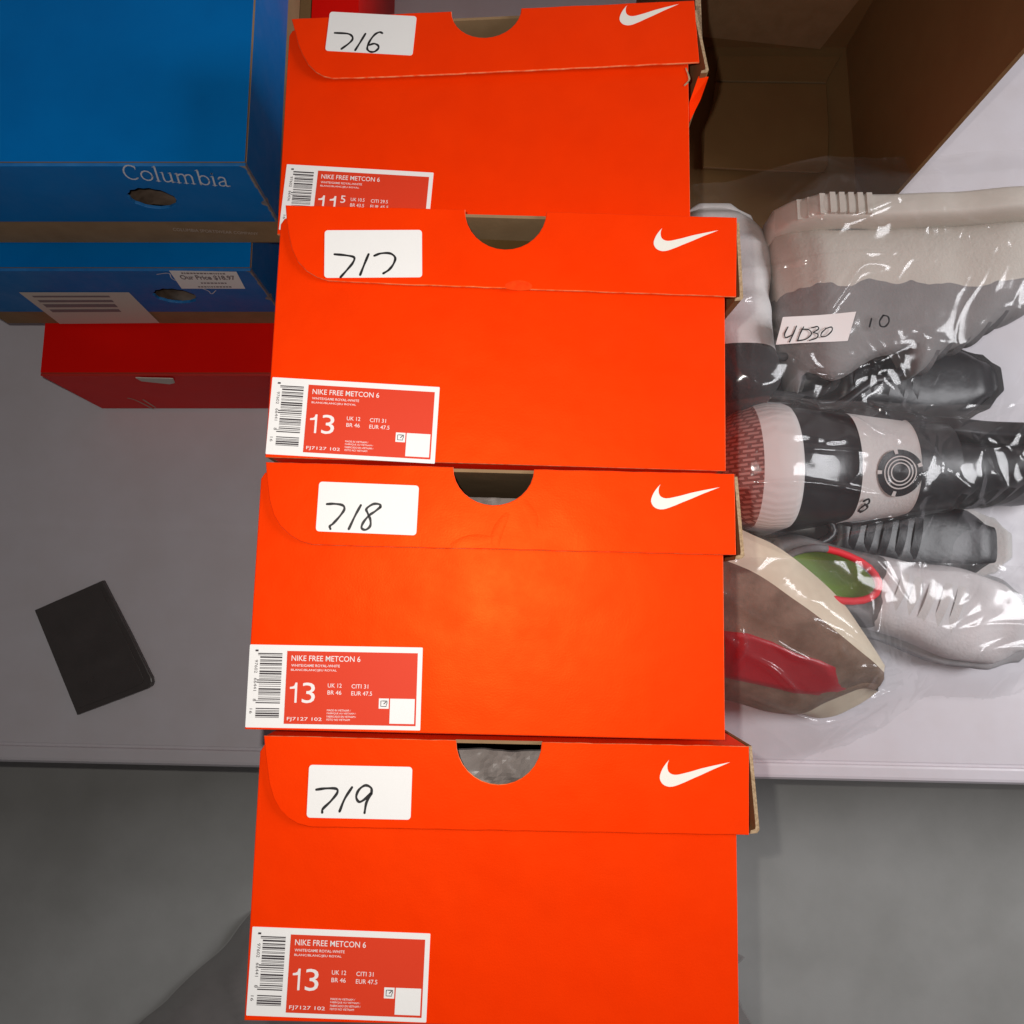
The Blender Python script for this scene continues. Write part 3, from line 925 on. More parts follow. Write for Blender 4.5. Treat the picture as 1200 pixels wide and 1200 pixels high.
# faint line of small letters on the kraft body below the lid
KQ = [front_local(blue1, on_plane(u, v, Y1)) for u, v in ((203, 271.5), (303, 276.5), (302, 273.4), (202, 268))]
kt = MB()
MFk = plane_M((0, 0.0012 - 0.0005, 0), (1, 0, 0), (0, 0, 1))
qtext(kt, 'COLUMBIA SPORTSWEAR COMPANY', KQ, 0, 1, 0, 1, TAN_PRINT, 0, MFk)
kt.build('fine_print', blue1)
# lumpy shoe toes inside the thumb holes, coloured dark for the shade in there
for rt, lid, h, lbl in ((blue1, blue1_lid, h1c, 'brown shoe part in crumpled paper seen through the upper blue box hole'), (blue2, blue2_lid, hc, 'dark shoe part seen through the hole of the lower blue box')):
    b = MB()
    vs, fs = [], []
    n = 14
    for j in range(n + 1):
        for i in range(n + 1):
            a = -1 + 2 * i / n; c = -1 + 2 * j / n
            vs.append((h.x + a * 0.055, h.y + 0.006 + (c + 1) * 0.045, h.z - 0.020 + 0.010 * mnoise.noise(Vector((a * 2.6, c * 3.4, h.z * 20))) - 0.012 * a * a))
    for j in range(n):
        for i in range(n):
            k = j * (n + 1) + i
            fs.append((k, k + 1, k + n + 2, k + n + 1))
    b.add(vs, fs, mat('dark_brown_leather', (0.05, 0.03, 0.02), rough=0.6, vary=(60, 1.0, (0.16, 0.11, 0.08))), smooth=True)
    tag(b.build('packed_shoe'), lbl, 'shoe', None)

# kraft carton and red box standing behind, against the back wall
def plain_box(name, a, b, m, label, cat, lidm=None):
    root = empty(name, ((a[0] + b[0]) / 2, (a[1] + b[1]) / 2, a[2]))
    tag(root, label, cat)
    c = root.location
    bb = MB()
    bb.box((a[0] - c.x, a[1] - c.y, 0), (b[0] - c.x, b[1] - c.y, (b[2] - a[2]) * 0.62), m)
    bb.build('body', root)
    ll = MB()
    e = 0.003
    ll.box((a[0] - c.x - e, a[1] - c.y - e, (b[2] - a[2]) * 0.62 + .0004), (b[0] - c.x + e, b[1] - c.y + e, b[2] - a[2]), lidm or m)
    ll.build('lid', root)
    return root
zt = 0.20
pA, pB = U(340, 12, zt), U(360, 12, zt)
pC, pD = U(364, 12, zt), U(420, 12, zt)
plain_box('carton', (pA.x - 0.05, 0.50, 0.001), (pB.x, 0.72, zt), CARTON, 'brown carton standing behind the blue boxes against the back wall', 'carton')
plain_box('shoe_box', (pC.x + 0.004, 0.50, 0.001), (pD.x - 0.003, 0.72, zt), RED, 'red shoe box glimpsed behind box 716, beside the brown carton', 'shoe box')

# dark flat pad with a rounded corner at the left of the shelf
dp = MB()
PD = [U(u, v, 0.008) for u, v in ((152, 742), (172, 783), (177.5, 794), (178.5, 799), (177, 803.5), (172, 807), (150, 815.5), (90, 838), (40, 715), (120, 680))]
panel(dp, [[(p.x, p.y) for p in reversed(PD)]], 0.001, 0.007, DARK, DARK, bevel=0.0012)
inner = [(p.x, p.y) for p in reversed([U(u, v, 0.008) for u, v in ((144, 742), (163, 782), (169, 796), (166, 801), (146, 810), (92, 830), (49, 718), (118, 690))])]
panel(dp, [inner], 0.008, 0.0008, DARK, DARK, bevel=0.0003)
tag(dp.build('plastic_pad'), 'dark grey flat pad with a rounded corner lying on the white shelf at left', 'pad')

# ------------------------------------------------------------------ open brown carton at upper right
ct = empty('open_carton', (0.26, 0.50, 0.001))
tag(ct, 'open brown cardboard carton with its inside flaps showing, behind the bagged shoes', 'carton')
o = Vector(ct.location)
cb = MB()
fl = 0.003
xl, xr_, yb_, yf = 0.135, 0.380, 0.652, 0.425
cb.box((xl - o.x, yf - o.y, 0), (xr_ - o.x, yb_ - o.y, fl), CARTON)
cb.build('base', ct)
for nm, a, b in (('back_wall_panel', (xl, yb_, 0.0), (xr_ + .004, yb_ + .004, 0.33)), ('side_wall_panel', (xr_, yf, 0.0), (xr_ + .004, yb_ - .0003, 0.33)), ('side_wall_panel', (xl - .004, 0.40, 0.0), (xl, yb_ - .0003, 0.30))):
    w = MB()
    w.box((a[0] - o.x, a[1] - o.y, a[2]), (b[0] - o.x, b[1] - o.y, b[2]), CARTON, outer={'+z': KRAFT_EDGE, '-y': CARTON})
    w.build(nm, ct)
# bottom flaps folded inside: one narrow at the back, a broad one with rounded corners
def flap(pix, z0, z1, name):
    w = MB()
    P = [U(u, v, z1) for u, v in pix]
    panel(w, [[(p.x - o.x, p.y - o.y) for p in reversed(P)]], z0, z1 - z0, CARTON, KRAFT, bevel=0.0006)
    w.build(name, ct)
flap([(838, 97), (968, 99), (971, 150), (970, 194), (966, 200.5), (958, 202), (900, 200), (824, 196), (826, 148), (836, 120)], 0.010, 0.0135, 'bottom_flap')
flap([(842, 66), (985, 66), (970, 92), (968, 97), (838, 95)], 0.0045, 0.0075, 'bottom_flap')
# diagonal tuck flap at the back wall
w = MB()
w.add([(xl + .02 - o.x, yb_ - o.y - .003, .03), (xr_ - .03 - o.x, yb_ - o.y - .003, .004), (xr_ - .0 - o.x, yb_ - o.y - .003, .16), (xl + .02 - o.x, yb_ - o.y - .003, .16)], [(0, 1, 2, 3)], KRAFT)
w.build('tuck_flap', ct)

# ------------------------------------------------------------------ bagged shoes at right
DKNIT = mat('charcoal_knit', (0.028, 0.026, 0.028), rough=0.85, bump=[(300, 0.6, 0.0008), (40, 0.5, 0.004)])
WKNIT = mat('bright_white_knit', (0.80, 0.78, 0.77), rough=0.85, bump=[(420, 0.5, 0.0007), (30, 0.3, 0.003)], vary=(25, 0.4, (0.70, 0.68, 0.68)))
KNIT = mat('white_knit', (0.66, 0.64, 0.62), rough=0.9, sheen=0.3, bump=[(420, 0.6, 0.0008), (40, 0.3, 0.003)], vary=(25, 0.6, (0.55, 0.52, 0.52)))
CREAM = mat('cream_rubber', (0.74, 0.64, 0.49), rough=0.65, bump=[(200, 0.2, 0.0006)], vary=(38, 0.7, (0.62, 0.51, 0.38)))
CREAM_RIB = mat('cream_ribbed_rubber', (0.62, 0.57, 0.50), rough=0.7, wave=(34, 0.5, 0.003, 'X'))
OFFW = mat('off_white_leather', (0.62, 0.57, 0.50), rough=0.6, bump=[(20, 0.3, 0.004), (300, 0.2, 0.0006)], vary=(12, 0.6, (0.54, 0.49, 0.43)))
MIDGREY = mat('mid_grey_mesh', (0.30, 0.285, 0.28), rough=0.8, bump=[(400, 0.6, 0.0007), (30, 0.4, 0.005)], vary=(22, 0.9, (0.14, 0.135, 0.14)))
GREYMESH = mat('grey_mesh', (0.20, 0.195, 0.20), rough=0.85, bump=[(500, 0.7, 0.0008)], vary=(35, 0.9, (0.09, 0.085, 0.09)))
LGREY = mat('pale_grey_mesh', (0.46, 0.45, 0.46), rough=0.8, bump=[(500, 0.5, 0.0006)], vary=(30, 0.8, (0.30, 0.30, 0.31)))
BLK = mat('black_upper', (0.014, 0.013, 0.016), rough=0.38, bump=[(60, 0.3, 0.002)])
FOAM = mat('white_foam', (0.68, 0.63, 0.61), rough=0.75, wave=(70, 0.25, 0.001, 'Z'))
TAUPE = mat('worn_taupe_outsole', (0.29, 0.195, 0.14), rough=0.6, bump=[(240, 0.4, 0.001)], vary=(45, 0.9, (0.17, 0.105, 0.07)))
CRIM = mat('crimson_rubber', (0.42, 0.012, 0.022), rough=0.4, bump=[(90, 0.3, 0.002)])
REDTRIM = mat('red_collar', (0.75, 0.02, 0.035), rough=0.7)
GREENL = mat('olive_green_lining', (0.16, 0.26, 0.03), rough=0.9)
LINING = mat('dark_lining', (0.03, 0.027, 0.03), rough=0.9)

def two_tone(name, col, col2, axis, thr, lining=None, L=0.28, w=0.1, split_noise=0.006, rough=0.8, bumpy=400):
    """upper of two materials: past thr along axis the second colour, inside the foot opening the lining"""
    m = mat(name, col, rough=rough, bump=[(bumpy, 0.6, 0.0007), (30, 0.4, 0.004)])
    nt = m.node_tree
    b = nt.nodes['Principled BSDF']
    tc = nt.nodes.new('ShaderNodeTexCoord')
    sp = nt.nodes.new('ShaderNodeSeparateXYZ')
    nt.links.new(tc.outputs['Object'], sp.inputs[0])
    def M_(op, a, c):
        n = nt.nodes.new('ShaderNodeMath'); n.operation = op
        for k, q in enumerate((a, c)):
            if isinstance(q, (int, float)): n.inputs[k].default_value = q
            else: nt.links.new(q, n.inputs[k])
        return n.outputs[0]
    no = nt.nodes.new('ShaderNodeTexNoise'); no.inputs['Scale'].default_value = 28
    nt.links.new(tc.outputs['Object'], no.inputs['Vector'])
    wob = M_('MULTIPLY', M_('SUBTRACT', no.outputs['Fac'], 0.5), split_noise * 4)
    f = M_('GREATER_THAN', M_('ADD', sp.outputs[axis], wob), thr)
    n2 = nt.nodes.new('ShaderNodeTexNoise'); n2.inputs['Scale'].default_value = 24; n2.inputs['Detail'].default_value = 5
    nt.links.new(tc.outputs['Object'], n2.inputs['Vector'])
    def mixc(fac, a, c):
        mx = nt.nodes.new('ShaderNodeMix'); mx.data_type = 'RGBA'
        nt.links.new(fac, mx.inputs['Factor'])
        for k, q in (('A', a), ('B', c)):
            if isinstance(q, tuple): mx.inputs[k].default_value = (*q, 1)
            else: nt.links.new(q, mx.inputs[k])
        return mx.outputs['Result']
    mottle = M_('MULTIPLY', n2.outputs['Fac'], 0.9)
    out = mixc(f, mixc(mottle, col, tuple(c * 0.8 for c in col)), mixc(mottle, col2, tuple(c * 0.45 for c in col2)))
    if lining:
        ex = M_('POWER', M_('DIVIDE', M_('SUBTRACT', sp.outputs['X'], 0.225 * L), 0.165 * L), 2)
        ey = M_('POWER', M_('DIVIDE', sp.outputs['Y'], 0.225 * w), 2)
        out = mixc(M_('LESS_THAN', M_('ADD', ex, ey), 1.0), out, lining)
    nt.links.new(out, b.inputs['Base Color'])
    return m

# pink waffle outsole: brick pattern
def waffle():
    m = mat('pink_waffle_outsole', (0.42, 0.26, 0.24), rough=0.7)
    nt = m.node_tree
    b = nt.nodes['Principled BSDF']
    tc = nt.nodes.new('ShaderNodeTexCoord')
    mp = nt.nodes.new('ShaderNodeMapping')
    mp.inputs['Rotation'].default_value = (0, math.radians(90), 0)
    br = nt.nodes.new('ShaderNodeTexBrick')
    br.inputs['Color1'].default_value = (0.58, 0.40, 0.38, 1)
    br.inputs['Color2'].default_value = (0.50, 0.33, 0.31, 1)
    br.inputs['Mortar'].default_value = (0.24, 0.12, 0.11, 1)
    br.inputs['Scale'].default_value = 62
    br.inputs['Mortar Size'].default_value = 0.06
    bp = nt.nodes.new('ShaderNodeBump')
    bp.inputs['Distance'].default_value = 0.003
    bp.inputs['Strength'].default_value = 0.8
    nt.links.new(tc.outputs['Object'], mp.inputs['Vector'])
    nt.links.new(mp.outputs['Vector'], br.inputs['Vector'])
    nt.links.new(br.outputs['Color'], b.inputs['Base Color'])
    inv = nt.nodes.new('ShaderNodeMath'); inv.operation = 'SUBTRACT'; inv.inputs[0].default_value = 1
    nt.links.new(br.outputs['Fac'], inv.inputs[1])
    nt.links.new(inv.outputs[0], bp.inputs['Height'])
    nt.links.new(bp.outputs['Normal'], b.inputs['Normal'])
    return m
WAFFLE = waffle()

def lerp_tab(tab, t):
    for (a, x), (b, y) in zip(tab, tab[1:]):
        if t <= b:
            k = (t - a) / (b - a)
            k = k * k * (3 - 2 * k)
            return x + (y - x) * k
    return tab[-1][1]

WID = [(0, 0.30), (0.04, 0.60), (0.12, 0.80), (0.3, 0.78), (0.5, 0.84), (0.72, 1.0), (0.86, 0.92), (0.95, 0.66), (1.0, 0.30)]
HGT = [(0, 0.72), (0.05, 0.92), (0.12, 1.0), (0.3, 0.86), (0.42, 0.78), (0.55, 0.66), (0.75, 0.52), (0.9, 0.42), (1.0, 0.22)]

def shoe(Mw, length, width, height, sole_h, mats, opening=True, label='', name='sneaker', extra=None):
    """shoe lofted heel (t=0) to toe (t=1) along local x; parts: sole, upper, collar, lining"""
    root = empty(name, M=Mw)
    tag(root, label, 'sneaker', None)
    nT, nA = 48, 36
    up_v, so_v = [], []
    for i in range(nT + 1):
        t = i / nT
        w = lerp_tab(WID, t) * width / 2
        h = lerp_tab(HGT, t) * height
        x = t * length
        spring = 0.012 * max(0, (t - 0.75) / 0.25) ** 2
        for k in range(nA):
            a = math.tau * k / nA
            ca, sa = math.cos(a), math.sin(a)
            # upper: narrows to the top
            zz = sole_h * 0.8 + spring + (h - sole_h * 0.8) * (0.5 + 0.5 * math.copysign(abs(sa) ** 0.62, sa))
            kz = (zz - sole_h) / max(h - sole_h, 1e-4)
            ww = w * (0.96 - 0.30 * max(0, min(1, kz)) ** 1.5)
            y = ww * math.copysign(abs(ca) ** 0.7, ca)
            if opening and 0.05 < t < 0.40:
                # the foot opening sinks in
                f = math.sin(math.pi * (t - 0.05) / 0.35)
                if sa > 0.55:
                    zz -= (sa - 0.55) / 0.45 * height * mats.get('sink', 0.55) * f ** 0.5
            up_v.append((x, y, zz))
            # sole: flared slab with rounded edge
            zs = spring + sole_h * (0.5 + 0.5 * math.copysign(abs(sa) ** 0.35, sa))
            ys = w * 1.04 * math.copysign(abs(ca) ** 0.25, ca)
            so_v.append((x * 1.01 - 0.002, ys, zs))
    def skin(vs):
        fs = []
        for i in range(nT):
            for k in range(nA):
                a = i * nA + k; b = i * nA + (k + 1) % nA
                fs.append((a, b, b + nA, a + nA))
        fs.append(tuple(range(nA - 1, -1, -1)))
        fs.append(tuple(range(nT * nA, nT * nA + nA)))
        return [tuple(reversed(f)) for f in fs]
    b = MB()
    def pick(c):
        if 'shader' in mats:
            return mats['shader']
        if opening and 0.06 * length < c.x < 0.40 * length and abs(c.y) < width * 0.24 and c.z > sole_h + 0.3 * (height - sole_h):
            t = c.x / length
            if c.z < lerp_tab(HGT, t) * height * 0.93:
                return mats['lining']
        if 'top' in mats and c.z > mats['toph'] * height:
            return mats['top']
        return mats['upper2'] if c.x > mats.get('split', 9) * length and 'upper2' in mats else mats['upper']
    b.add(up_v, skin(up_v), pick, smooth=True)
    b.build('upper', root)
    b = MB()
    b.add(so_v, skin(so_v), mats['sole'], smooth=True)
    b.build('sole', root)
    if opening:
        # collar roll round the opening
        pts = []
        for k in range(25):
            a = math.tau * k / 24
            t = 0.225 + 0.165 * math.cos(a)
            pts.append(Vector((t * length, width * 0.225 * math.sin(a), lerp_tab(HGT, t) * height * 0.955)))
        b = MB()
        vs, fs = [], []
        m_ = 8
        for i, p in enumerate(pts[:-1]):
            d = (pts[i + 1] - pts[i - 1 if i else -2]).normalized()
            n1 = d.cross(Vector((0, 0, 1))).normalized()
            n2 = d.cross(n1)
            for j in range(m_):
                aa = math.tau * j / m_
                vs.append(p + (n1 * math.cos(aa) + n2 * math.sin(aa)) * mats.get('roll', 0.0045))
        n = len(pts) - 1
        for i in range(n):
            for j in range(m_):
                fs.append((i * m_ + j, i * m_ + (j + 1) % m_, ((i + 1) % n) * m_ + (j + 1) % m_, ((i + 1) % n) * m_ + j))
        b.add(vs, fs, (lambda c: mats['collar'] if c.x > mats.get('collar_from', -1) else mats['upper']) , smooth=True)
        b.build('collar', root)
        # laces across the throat
        b = MB()
        for q in range(5):
            t = 0.46 + q * 0.055
            h = lerp_tab(HGT, t) * height
            w = lerp_tab(WID, t) * width / 2 * 0.5
            vs = []
            for s in range(9):
                k = -1 + 2 * s / 8
                for off in (-0.004, 0.004):
                    vs.append((t * length + off + 0.004 * k, w * k, h * (1.0 - 0.10 * k * k) + 0.0025))
            fs = [(2 * s, 2 * s + 2, 2 * s + 3, 2 * s + 1) for s in range(8)]
            b.add(vs, fs, mats['lace'], smooth=True)
        b.build('laces', root)
    return root

# shoe A: white sneaker lying lengthwise away from the viewer, its flank beside the boxes
MA = Matrix.Translation((0.211, 0.200, 0.004)) @ Matrix.Rotation(math.radians(90), 4, 'Z')
shoe(MA, 0.235, 0.124, 0.135, 0.032, dict(upper=DKNIT, upper2=WKNIT, split=0.22, sole=WKNIT, lining=LINING, collar=GREYMESH, lace=KNIT), opening=False,
     label='white knit sneaker with dark heel in a clear bag, beside box 717')
# shoe B: on its side, ribbed sole up the picture
pB0 = U(918, 262, 0.075)
MBm = Matrix.Translation((pB0.x - 0.010, 0.408, 0.066)) @ Matrix.Rotation(math.radians(90), 4, 'X')
shoe(MBm, 0.30, 0.125, 0.215, 0.026, dict(shader=two_tone('cream_and_grey_upper', (0.66, 0.61, 0.54), (0.34, 0.32, 0.315), 'Z', 0.088, (0.03, 0.027, 0.03), 0.30, 0.125), sole=OFFW, lining=LINING, collar=BLK, lace=GREYMESH),
     label='off-white and grey mesh sneaker on its side in the bag marked 4030')
bs = [c for c in D.objects if c.name.startswith('sneaker')][-1]
rb = MB()
for k in range(8):
    t = (0.012 + k * 0.0088) / 0.30
    y = lerp_tab(WID, t) * 0.125 / 2 * 1.04
    rb.box((t * 0.30, y - 0.004, 0.003), (t * 0.30 + 0.0052, y + 0.0016, 0.0235), OFFW)
rb.build('ribbed_tab', bs)

# shoe C: stands on its toe, waffle sole facing left, heel toward the viewer
def stack_shoe(x_list, yc, name, label):
    """layers along world X; each layer is a heel outline in the YZ plane"""
    root = empty(name, (x_list[0][0], yc, 0.002))
    tag(root, label, 'sneaker', None)
    def ring(x, r, top, n=34):
        out = []
        for k in range(n + 1):
            a = math.pi * k / n
            out.append((x - x_list[0][0], -r * math.cos(a), top - r * 0.8 + r * 0.8 * math.sin(a)))
        out = [(out[0][0], -r, 0.0)] + out + [(out[0][0], r, 0.0)]
        return out
    groups = {}
    for (xa, r, top, m, part) in x_list:
        groups.setdefault(part, []).append((xa, r, top, m))
    parts = []
    order = []
    for i, e in enumerate(x_list):
        if not order or order[-1][0] != e[4]:
            order.append([e[4], [e]])
        else:
            order[-1][1].append(e)
    for i, (part, es) in enumerate(order):
        es = list(es)
        if i + 1 < len(order):
            nx = order[i + 1][1][0]
            es.append((nx[0], nx[1], nx[2], es[-1][3], part))
        b = MB()
        rings = [ring(e[0], e[1], e[2]) for e in es]
        n = len(rings[0])
        vs = [p for r in rings for p in r]
        fs = []
        for j in range(len(rings) - 1):
            for k in range(n - 1):
                fs.append((j * n + k, j * n + k + 1, (j + 1) * n + k + 1, (j + 1) * n + k))
        b.add(vs, [tuple(reversed(f)) for f in fs], es[0][3], smooth=True)
        if i == 0:
            b.add(rings[0], [tuple(range(n))], es[0][3])
        if i == len(order) - 1:
            b.add(rings[-1], [tuple(reversed(range(n)))], es[-1][3])
        parts.append(b.build(part, root))
    return root, parts
zC = 0.125
yC = (U(930, 478, zC * .8).y + U(930, 606, zC * .8).y) / 2
rC = (U(930, 466, zC * .8).y - U(930, 612, zC * .8).y) / 2
X = lambda u: U(u, 535, zC).x
scr, scp = stack_shoe([
  (X(858), rC * 0.62, zC - .022, WAFFLE, 'outsole'), (X(872), rC * 0.84, zC - .012, WAFFLE, 'outsole'), (X(888), rC * 0.97, zC - .004, WAFFLE, 'outsole'), (X(893), rC * 0.99, zC - .001, WAFFLE, 'outsole'),
  (X(895), rC * 1.0, zC, FOAM, 'midsole'), (X(912), rC * 1.03, zC + .002, FOAM, 'midsole'), (X(934), rC * 1.02, zC + .001, FOAM, 'midsole'), (X(941), rC * 0.99, zC - .001, FOAM, 'midsole'),
  (X(944), rC * 0.95, zC - .004, BLK, 'upper'), (X(962), rC * 0.95, zC - .004, BLK, 'upper'), (X(990), rC * 0.90, zC - .006, BLK, 'upper'), (X(1011), rC * 0.86, zC - .008, BLK, 'upper'),
  (X(1014), rC * 0.87, zC - .007, KNIT, 'heel_panel'), (X(1045), rC * 0.82, zC - .010, KNIT, 'heel_panel'), (X(1085), rC * 0.76, zC - .014, KNIT, 'heel_panel'),
  (X(1088), rC * 0.77, zC - .013, BLK, 'collar'), (X(1140), rC * 0.70, zC - .016, BLK, 'collar')], yC, 'sneaker',
  'sneaker with pink waffle sole, white foam midsole and black upper in the middle bag')
# round emblem on the heel panel: black disc with pale arcs
em = MB()
cE = U(1056, 553, zC - .006)
ox = x0_ = X(858)
def emb(x, y):
    # sits on the panel's curved crown
    yy = y
    r = rC * 0.82
    zt_ = zC - .010
    s_ = math.sqrt(max(0.0, 1 - (min(abs(yy), r * .98) / r) ** 2))
    return zt_ - r * 0.8 + r * 0.8 * s_ + 0.0022
def disc(r0, r1, a0, a1, m, dz):
    n = 40
    vs, fs = [], []
    for k in range(n + 1):
        a = math.radians(a0 + (a1 - a0) * k / n)
        for r in (r0, r1):
            x = cE.x - ox + r * math.cos(a); y = cE.y - yC + r * math.sin(a)
            vs.append((x, y, emb(x, y) + dz))
    for k in range(n):
        fs.append((2 * k, 2 * k + 1, 2 * k + 3, 2 * k + 2))
    em.add(vs, fs, m)
disc(0.0, 0.0205, 0, 360, BLK, 0)
for r in (0.0075, 0.0105, 0.0135):
    disc(r, r + 0.0011, 0, 360, KNIT, 0.0003)
for a in (100, 180, 260, 20):
    disc(0.0165, 0.0205, a - 5, a + 5, KNIT, 0.0003)
em.build('round_emblem', scp[-2])
em2 = MB()
def mk(u, v): 
    p = U(u, v, 0.105)
    return (p.x - ox, p.y - yC)
for line in ([(1010, 588), (1015, 586), (1017, 590), (1012, 593), (1010, 597), (1015, 598), (1018, 594), (1013, 591)],):
    ribbon(em2, [mk(*q) for q in line], 0.0016, BLK, 0, hf=lambda x, y: emb(x, y) + 0.004)
em2.build('heel_mark', scp[-2])

# black shoe lying behind it at the right
pK = U(978, 485, 0.09)
MK = Matrix.Translation((pK.x, pK.y + 0.004, 0.045)) @ Matrix.Rotation(math.radians(-8), 4, 'Z') @ Matrix.Rotation(math.radians(75), 4, 'X')
shoe(MK, 0.27, 0.105, 0.10, 0.020, dict(upper=BLK, sole=BLK, lining=LINING, collar=BLK, lace=BLK), label='glossy black sneaker above the pink-soled one in the middle bag')

# shoe E: grey sneaker with red collar and green lining
pE = U(893, 655, 0.07)
ME = Matrix.Translation((pE.x, pE.y, 0.003)) @ Matrix.Rotation(math.radians(-14), 4, 'Z')
shoe(ME, 0.285, 0.098, 0.088, 0.022, dict(roll=0.0035, sink=0.32, collar_from=0.058, upper=GREYMESH, shader=two_tone('grey_and_white_upper', (0.20, 0.19, 0.19), (0.85, 0.80, 0.80), 'X', 0.118, (0.15, 0.25, 0.03), 0.285, 0.098), sole=LGREY, collar=REDTRIM, lace=KNIT),
     label='grey and white sneaker with red collar and green lining in the front bag')

# its mate under the pink-soled shoe: a low black sneaker filling the gap
pM = U(835, 612, 0.05)
MM = Matrix.Translation((pM.x, pM.y, 0.003)) @ Matrix.Rotation(math.radians(-4), 4, 'Z')
shoe(MM, 0.30, 0.085, 0.062, 0.018, dict(upper=BLK, upper2=BLK, sole=KNIT, lining=LINING, collar=BLK, lace=BLK), label='low black sneaker with white sole wedged below the pink-soled one')
# a flat black sneaker squeezed between the two upper bags
pN = U(838, 452, 0.06)
MN = Matrix.Translation((pN.x, pN.y, 0.003)) @ Matrix.Rotation(math.radians(3), 4, 'Z')
shoe(MN, 0.30, 0.088, 0.085, 0.02, dict(upper=BLK, sole=DKNIT, lining=LINING, collar=DKNIT, lace=BLK), label='flat black sneaker squeezed between the white knit and the pink-soled sneakers')
# shoe D: lying on its side with the outsole turned to the viewer
def sole_shoe():
    root = empty('sneaker', tuple(U(930, 740, 0.0)))
    root.location.z = 0.002
    tag(root, 'worn sneaker with taupe and crimson outsole turned up, nearest the shelf edge', 'sneaker')
    c = Vector(root.location)
    # rails, from the far rim of the sidewall to the near edge, heel (hidden) to toe
    rim  = [(742, 560, .070), (800, 585, .080), (872, 622, .088), (910, 640, .088), (950, 670, .083), (985, 703, .075), (1010, 738, .064), (1026, 762, .055), (1037, 780, .046)]
    crease=[(742, 620, .104), (800, 640, .112), (878, 668, .116), (930, 702, .112), (958, 722, .106), (985, 744, .098), (1008, 763, .086), (1024, 776, .072), (1036, 788, .050)]
    mid  = [(742, 690, .088), (800, 716, .094), (866, 735, .096), (915, 752, .094), (945, 765, .090), (972, 778, .084), (998, 788, .074), (1018, 790, .062), (1036, 796, .047)]
    mid2 = [(742, 760, .062), (800, 782, .066), (862, 796, .068), (905, 806, .066), (940, 812, .062), (968, 815, .057), (994, 806, .050), (1015, 800, .046), (1032, 803, .043)]
    low  = [(742, 790, .040), (800, 812, .042), (858, 822, .042), (902, 834, .040), (940, 836, .038), (966, 824, .040), (990, 814, .041), (1010, 807, .041), (1026, 809, .038)]
    under= [(742, 770, .004), (800, 790, .004), (862, 800, .004), (905, 808, .004), (945, 838, .010), (974, 840, .014), (1002, 828, .018), (1020, 817, .022), (1029, 810, .030)]
    back = [(742, 600, .006), (800, 620, .006), (872, 650, .006), (910, 668, .006), (950, 695, .006), (985, 722, .008), (1008, 748, .012), (1020, 772, .02), (1031, 790, .034)]
    rails = [rim, crease, mid, mid2, low, under, back]
    def dens(rail):
        P = [U(*q) - c for q in rail]
        return smooth_line([tuple(p) for p in P], 6)
    Rl = [dens(r) for r in rails]
    n = len(Rl[0])
    def strip(A, B, sub=5, bulge=0.0):
        vs, fs = [], []
        for i in range(n):
            for k in range(sub + 1):
                t = k / sub
                p = A[i].lerp(B[i], t)
                p = p + Vector((0, 0, bulge * math.sin(math.pi * t) * min(1, (n - 1 - i) / 12)))
                vs.append(tuple(p))
        for i in range(n - 1):
            for k in range(sub):
                a = i * (sub + 1) + k
                fs.append((a, a + 1, a + sub + 2, a + sub + 1))
        return vs, fs
    b = MB(); b.add(*strip(Rl[0], Rl[1], 6, 0.004), CREAM, smooth=True); b.build('sidewall', root)
    b = MB()
    b.add(*strip(Rl[1], Rl[2], 5, 0.002), TAUPE, smooth=True)
    b.add(*strip(Rl[2], Rl[3], 5, 0.002), TAUPE, smooth=True)
    b.add(*strip(Rl[3], Rl[4], 5, 0.002), TAUPE, smooth=True)
    so = b.build('outsole', root)
    # crimson insert, a raised pad following the outsole
    b = MB()
    pad = [(846, 738), (876, 742), (905, 752), (935, 766), (962, 774), (980, 782), (990, 797), (992, 808), (985, 813), (962, 817), (930, 813), (895, 804), (862, 797), (846, 793)]
    vs = [tuple(U(u, v, .0) ) for u, v in pad]
    # heights follow mid/mid2 rails
    def zat(u, v):
        best = []
        for rail in (crease, mid, mid2, low):
            for q0, q1 in zip(rail, rail[1:]):
                if q0[0] <= u <= q1[0]:
                    k = (u - q0[0]) / (q1[0] - q0[0])
                    best.append((q0[1] + (q1[1] - q0[1]) * k, q0[2] + (q1[2] - q0[2]) * k))
        best.sort()
        for (va, za), (vb, zb) in zip(best, best[1:]):
            if va <= v <= vb:
                return za + (zb - za) * (v - va) / (vb - va)
        return best[-1][1]
    cu, cv = 915, 782
    N = 8
    vs, fs = [], []
    m_ = len(pad)
    for r in range(N + 1):
        t = r / N
        for (u, v) in pad:
            uu, vv = cu + (u - cu) * t, cv + (v - cv) * t
            p = U(uu, vv, zat(uu, vv) + (0.0045 if r < N else 0.0005)) - c
            vs.append(tuple(p))
    for r in range(N):
        for k in range(m_):
            fs.append((r * m_ + k, r * m_ + (k + 1) % m_, (r + 1) * m_ + (k + 1) % m_, (r + 1) * m_ + k))
    b.add(vs, [tuple(reversed(f)) for f in fs], CRIM, smooth=True)
    b.build('crimson_insert', so)
    b = MB()
    b.add(*strip(Rl[4], Rl[5], 4, 0.0), CREAM, smooth=True)
    b.add(*strip(Rl[5], Rl[6], 3, 0.0), LGREY, smooth=True)
    b.add(*strip(Rl[6], Rl[0], 5, 0.0), LGREY, smooth=True)
    b.build('upper', root)
    return root
sole_shoe()

# ------------------------------------------------------------------ clear bags draped over the shoes
bpy.context.view_layer.update()
def world_verts(names):
    out = []
    for o in D.objects:
        if o.type == 'MESH':
            r = o
            while r.parent:
                r = r.parent
            if r.name in names:
                mw = o.matrix_world
                out += [tuple(mw @ v.co) for v in o.data.vertices]
    return np.array(out)

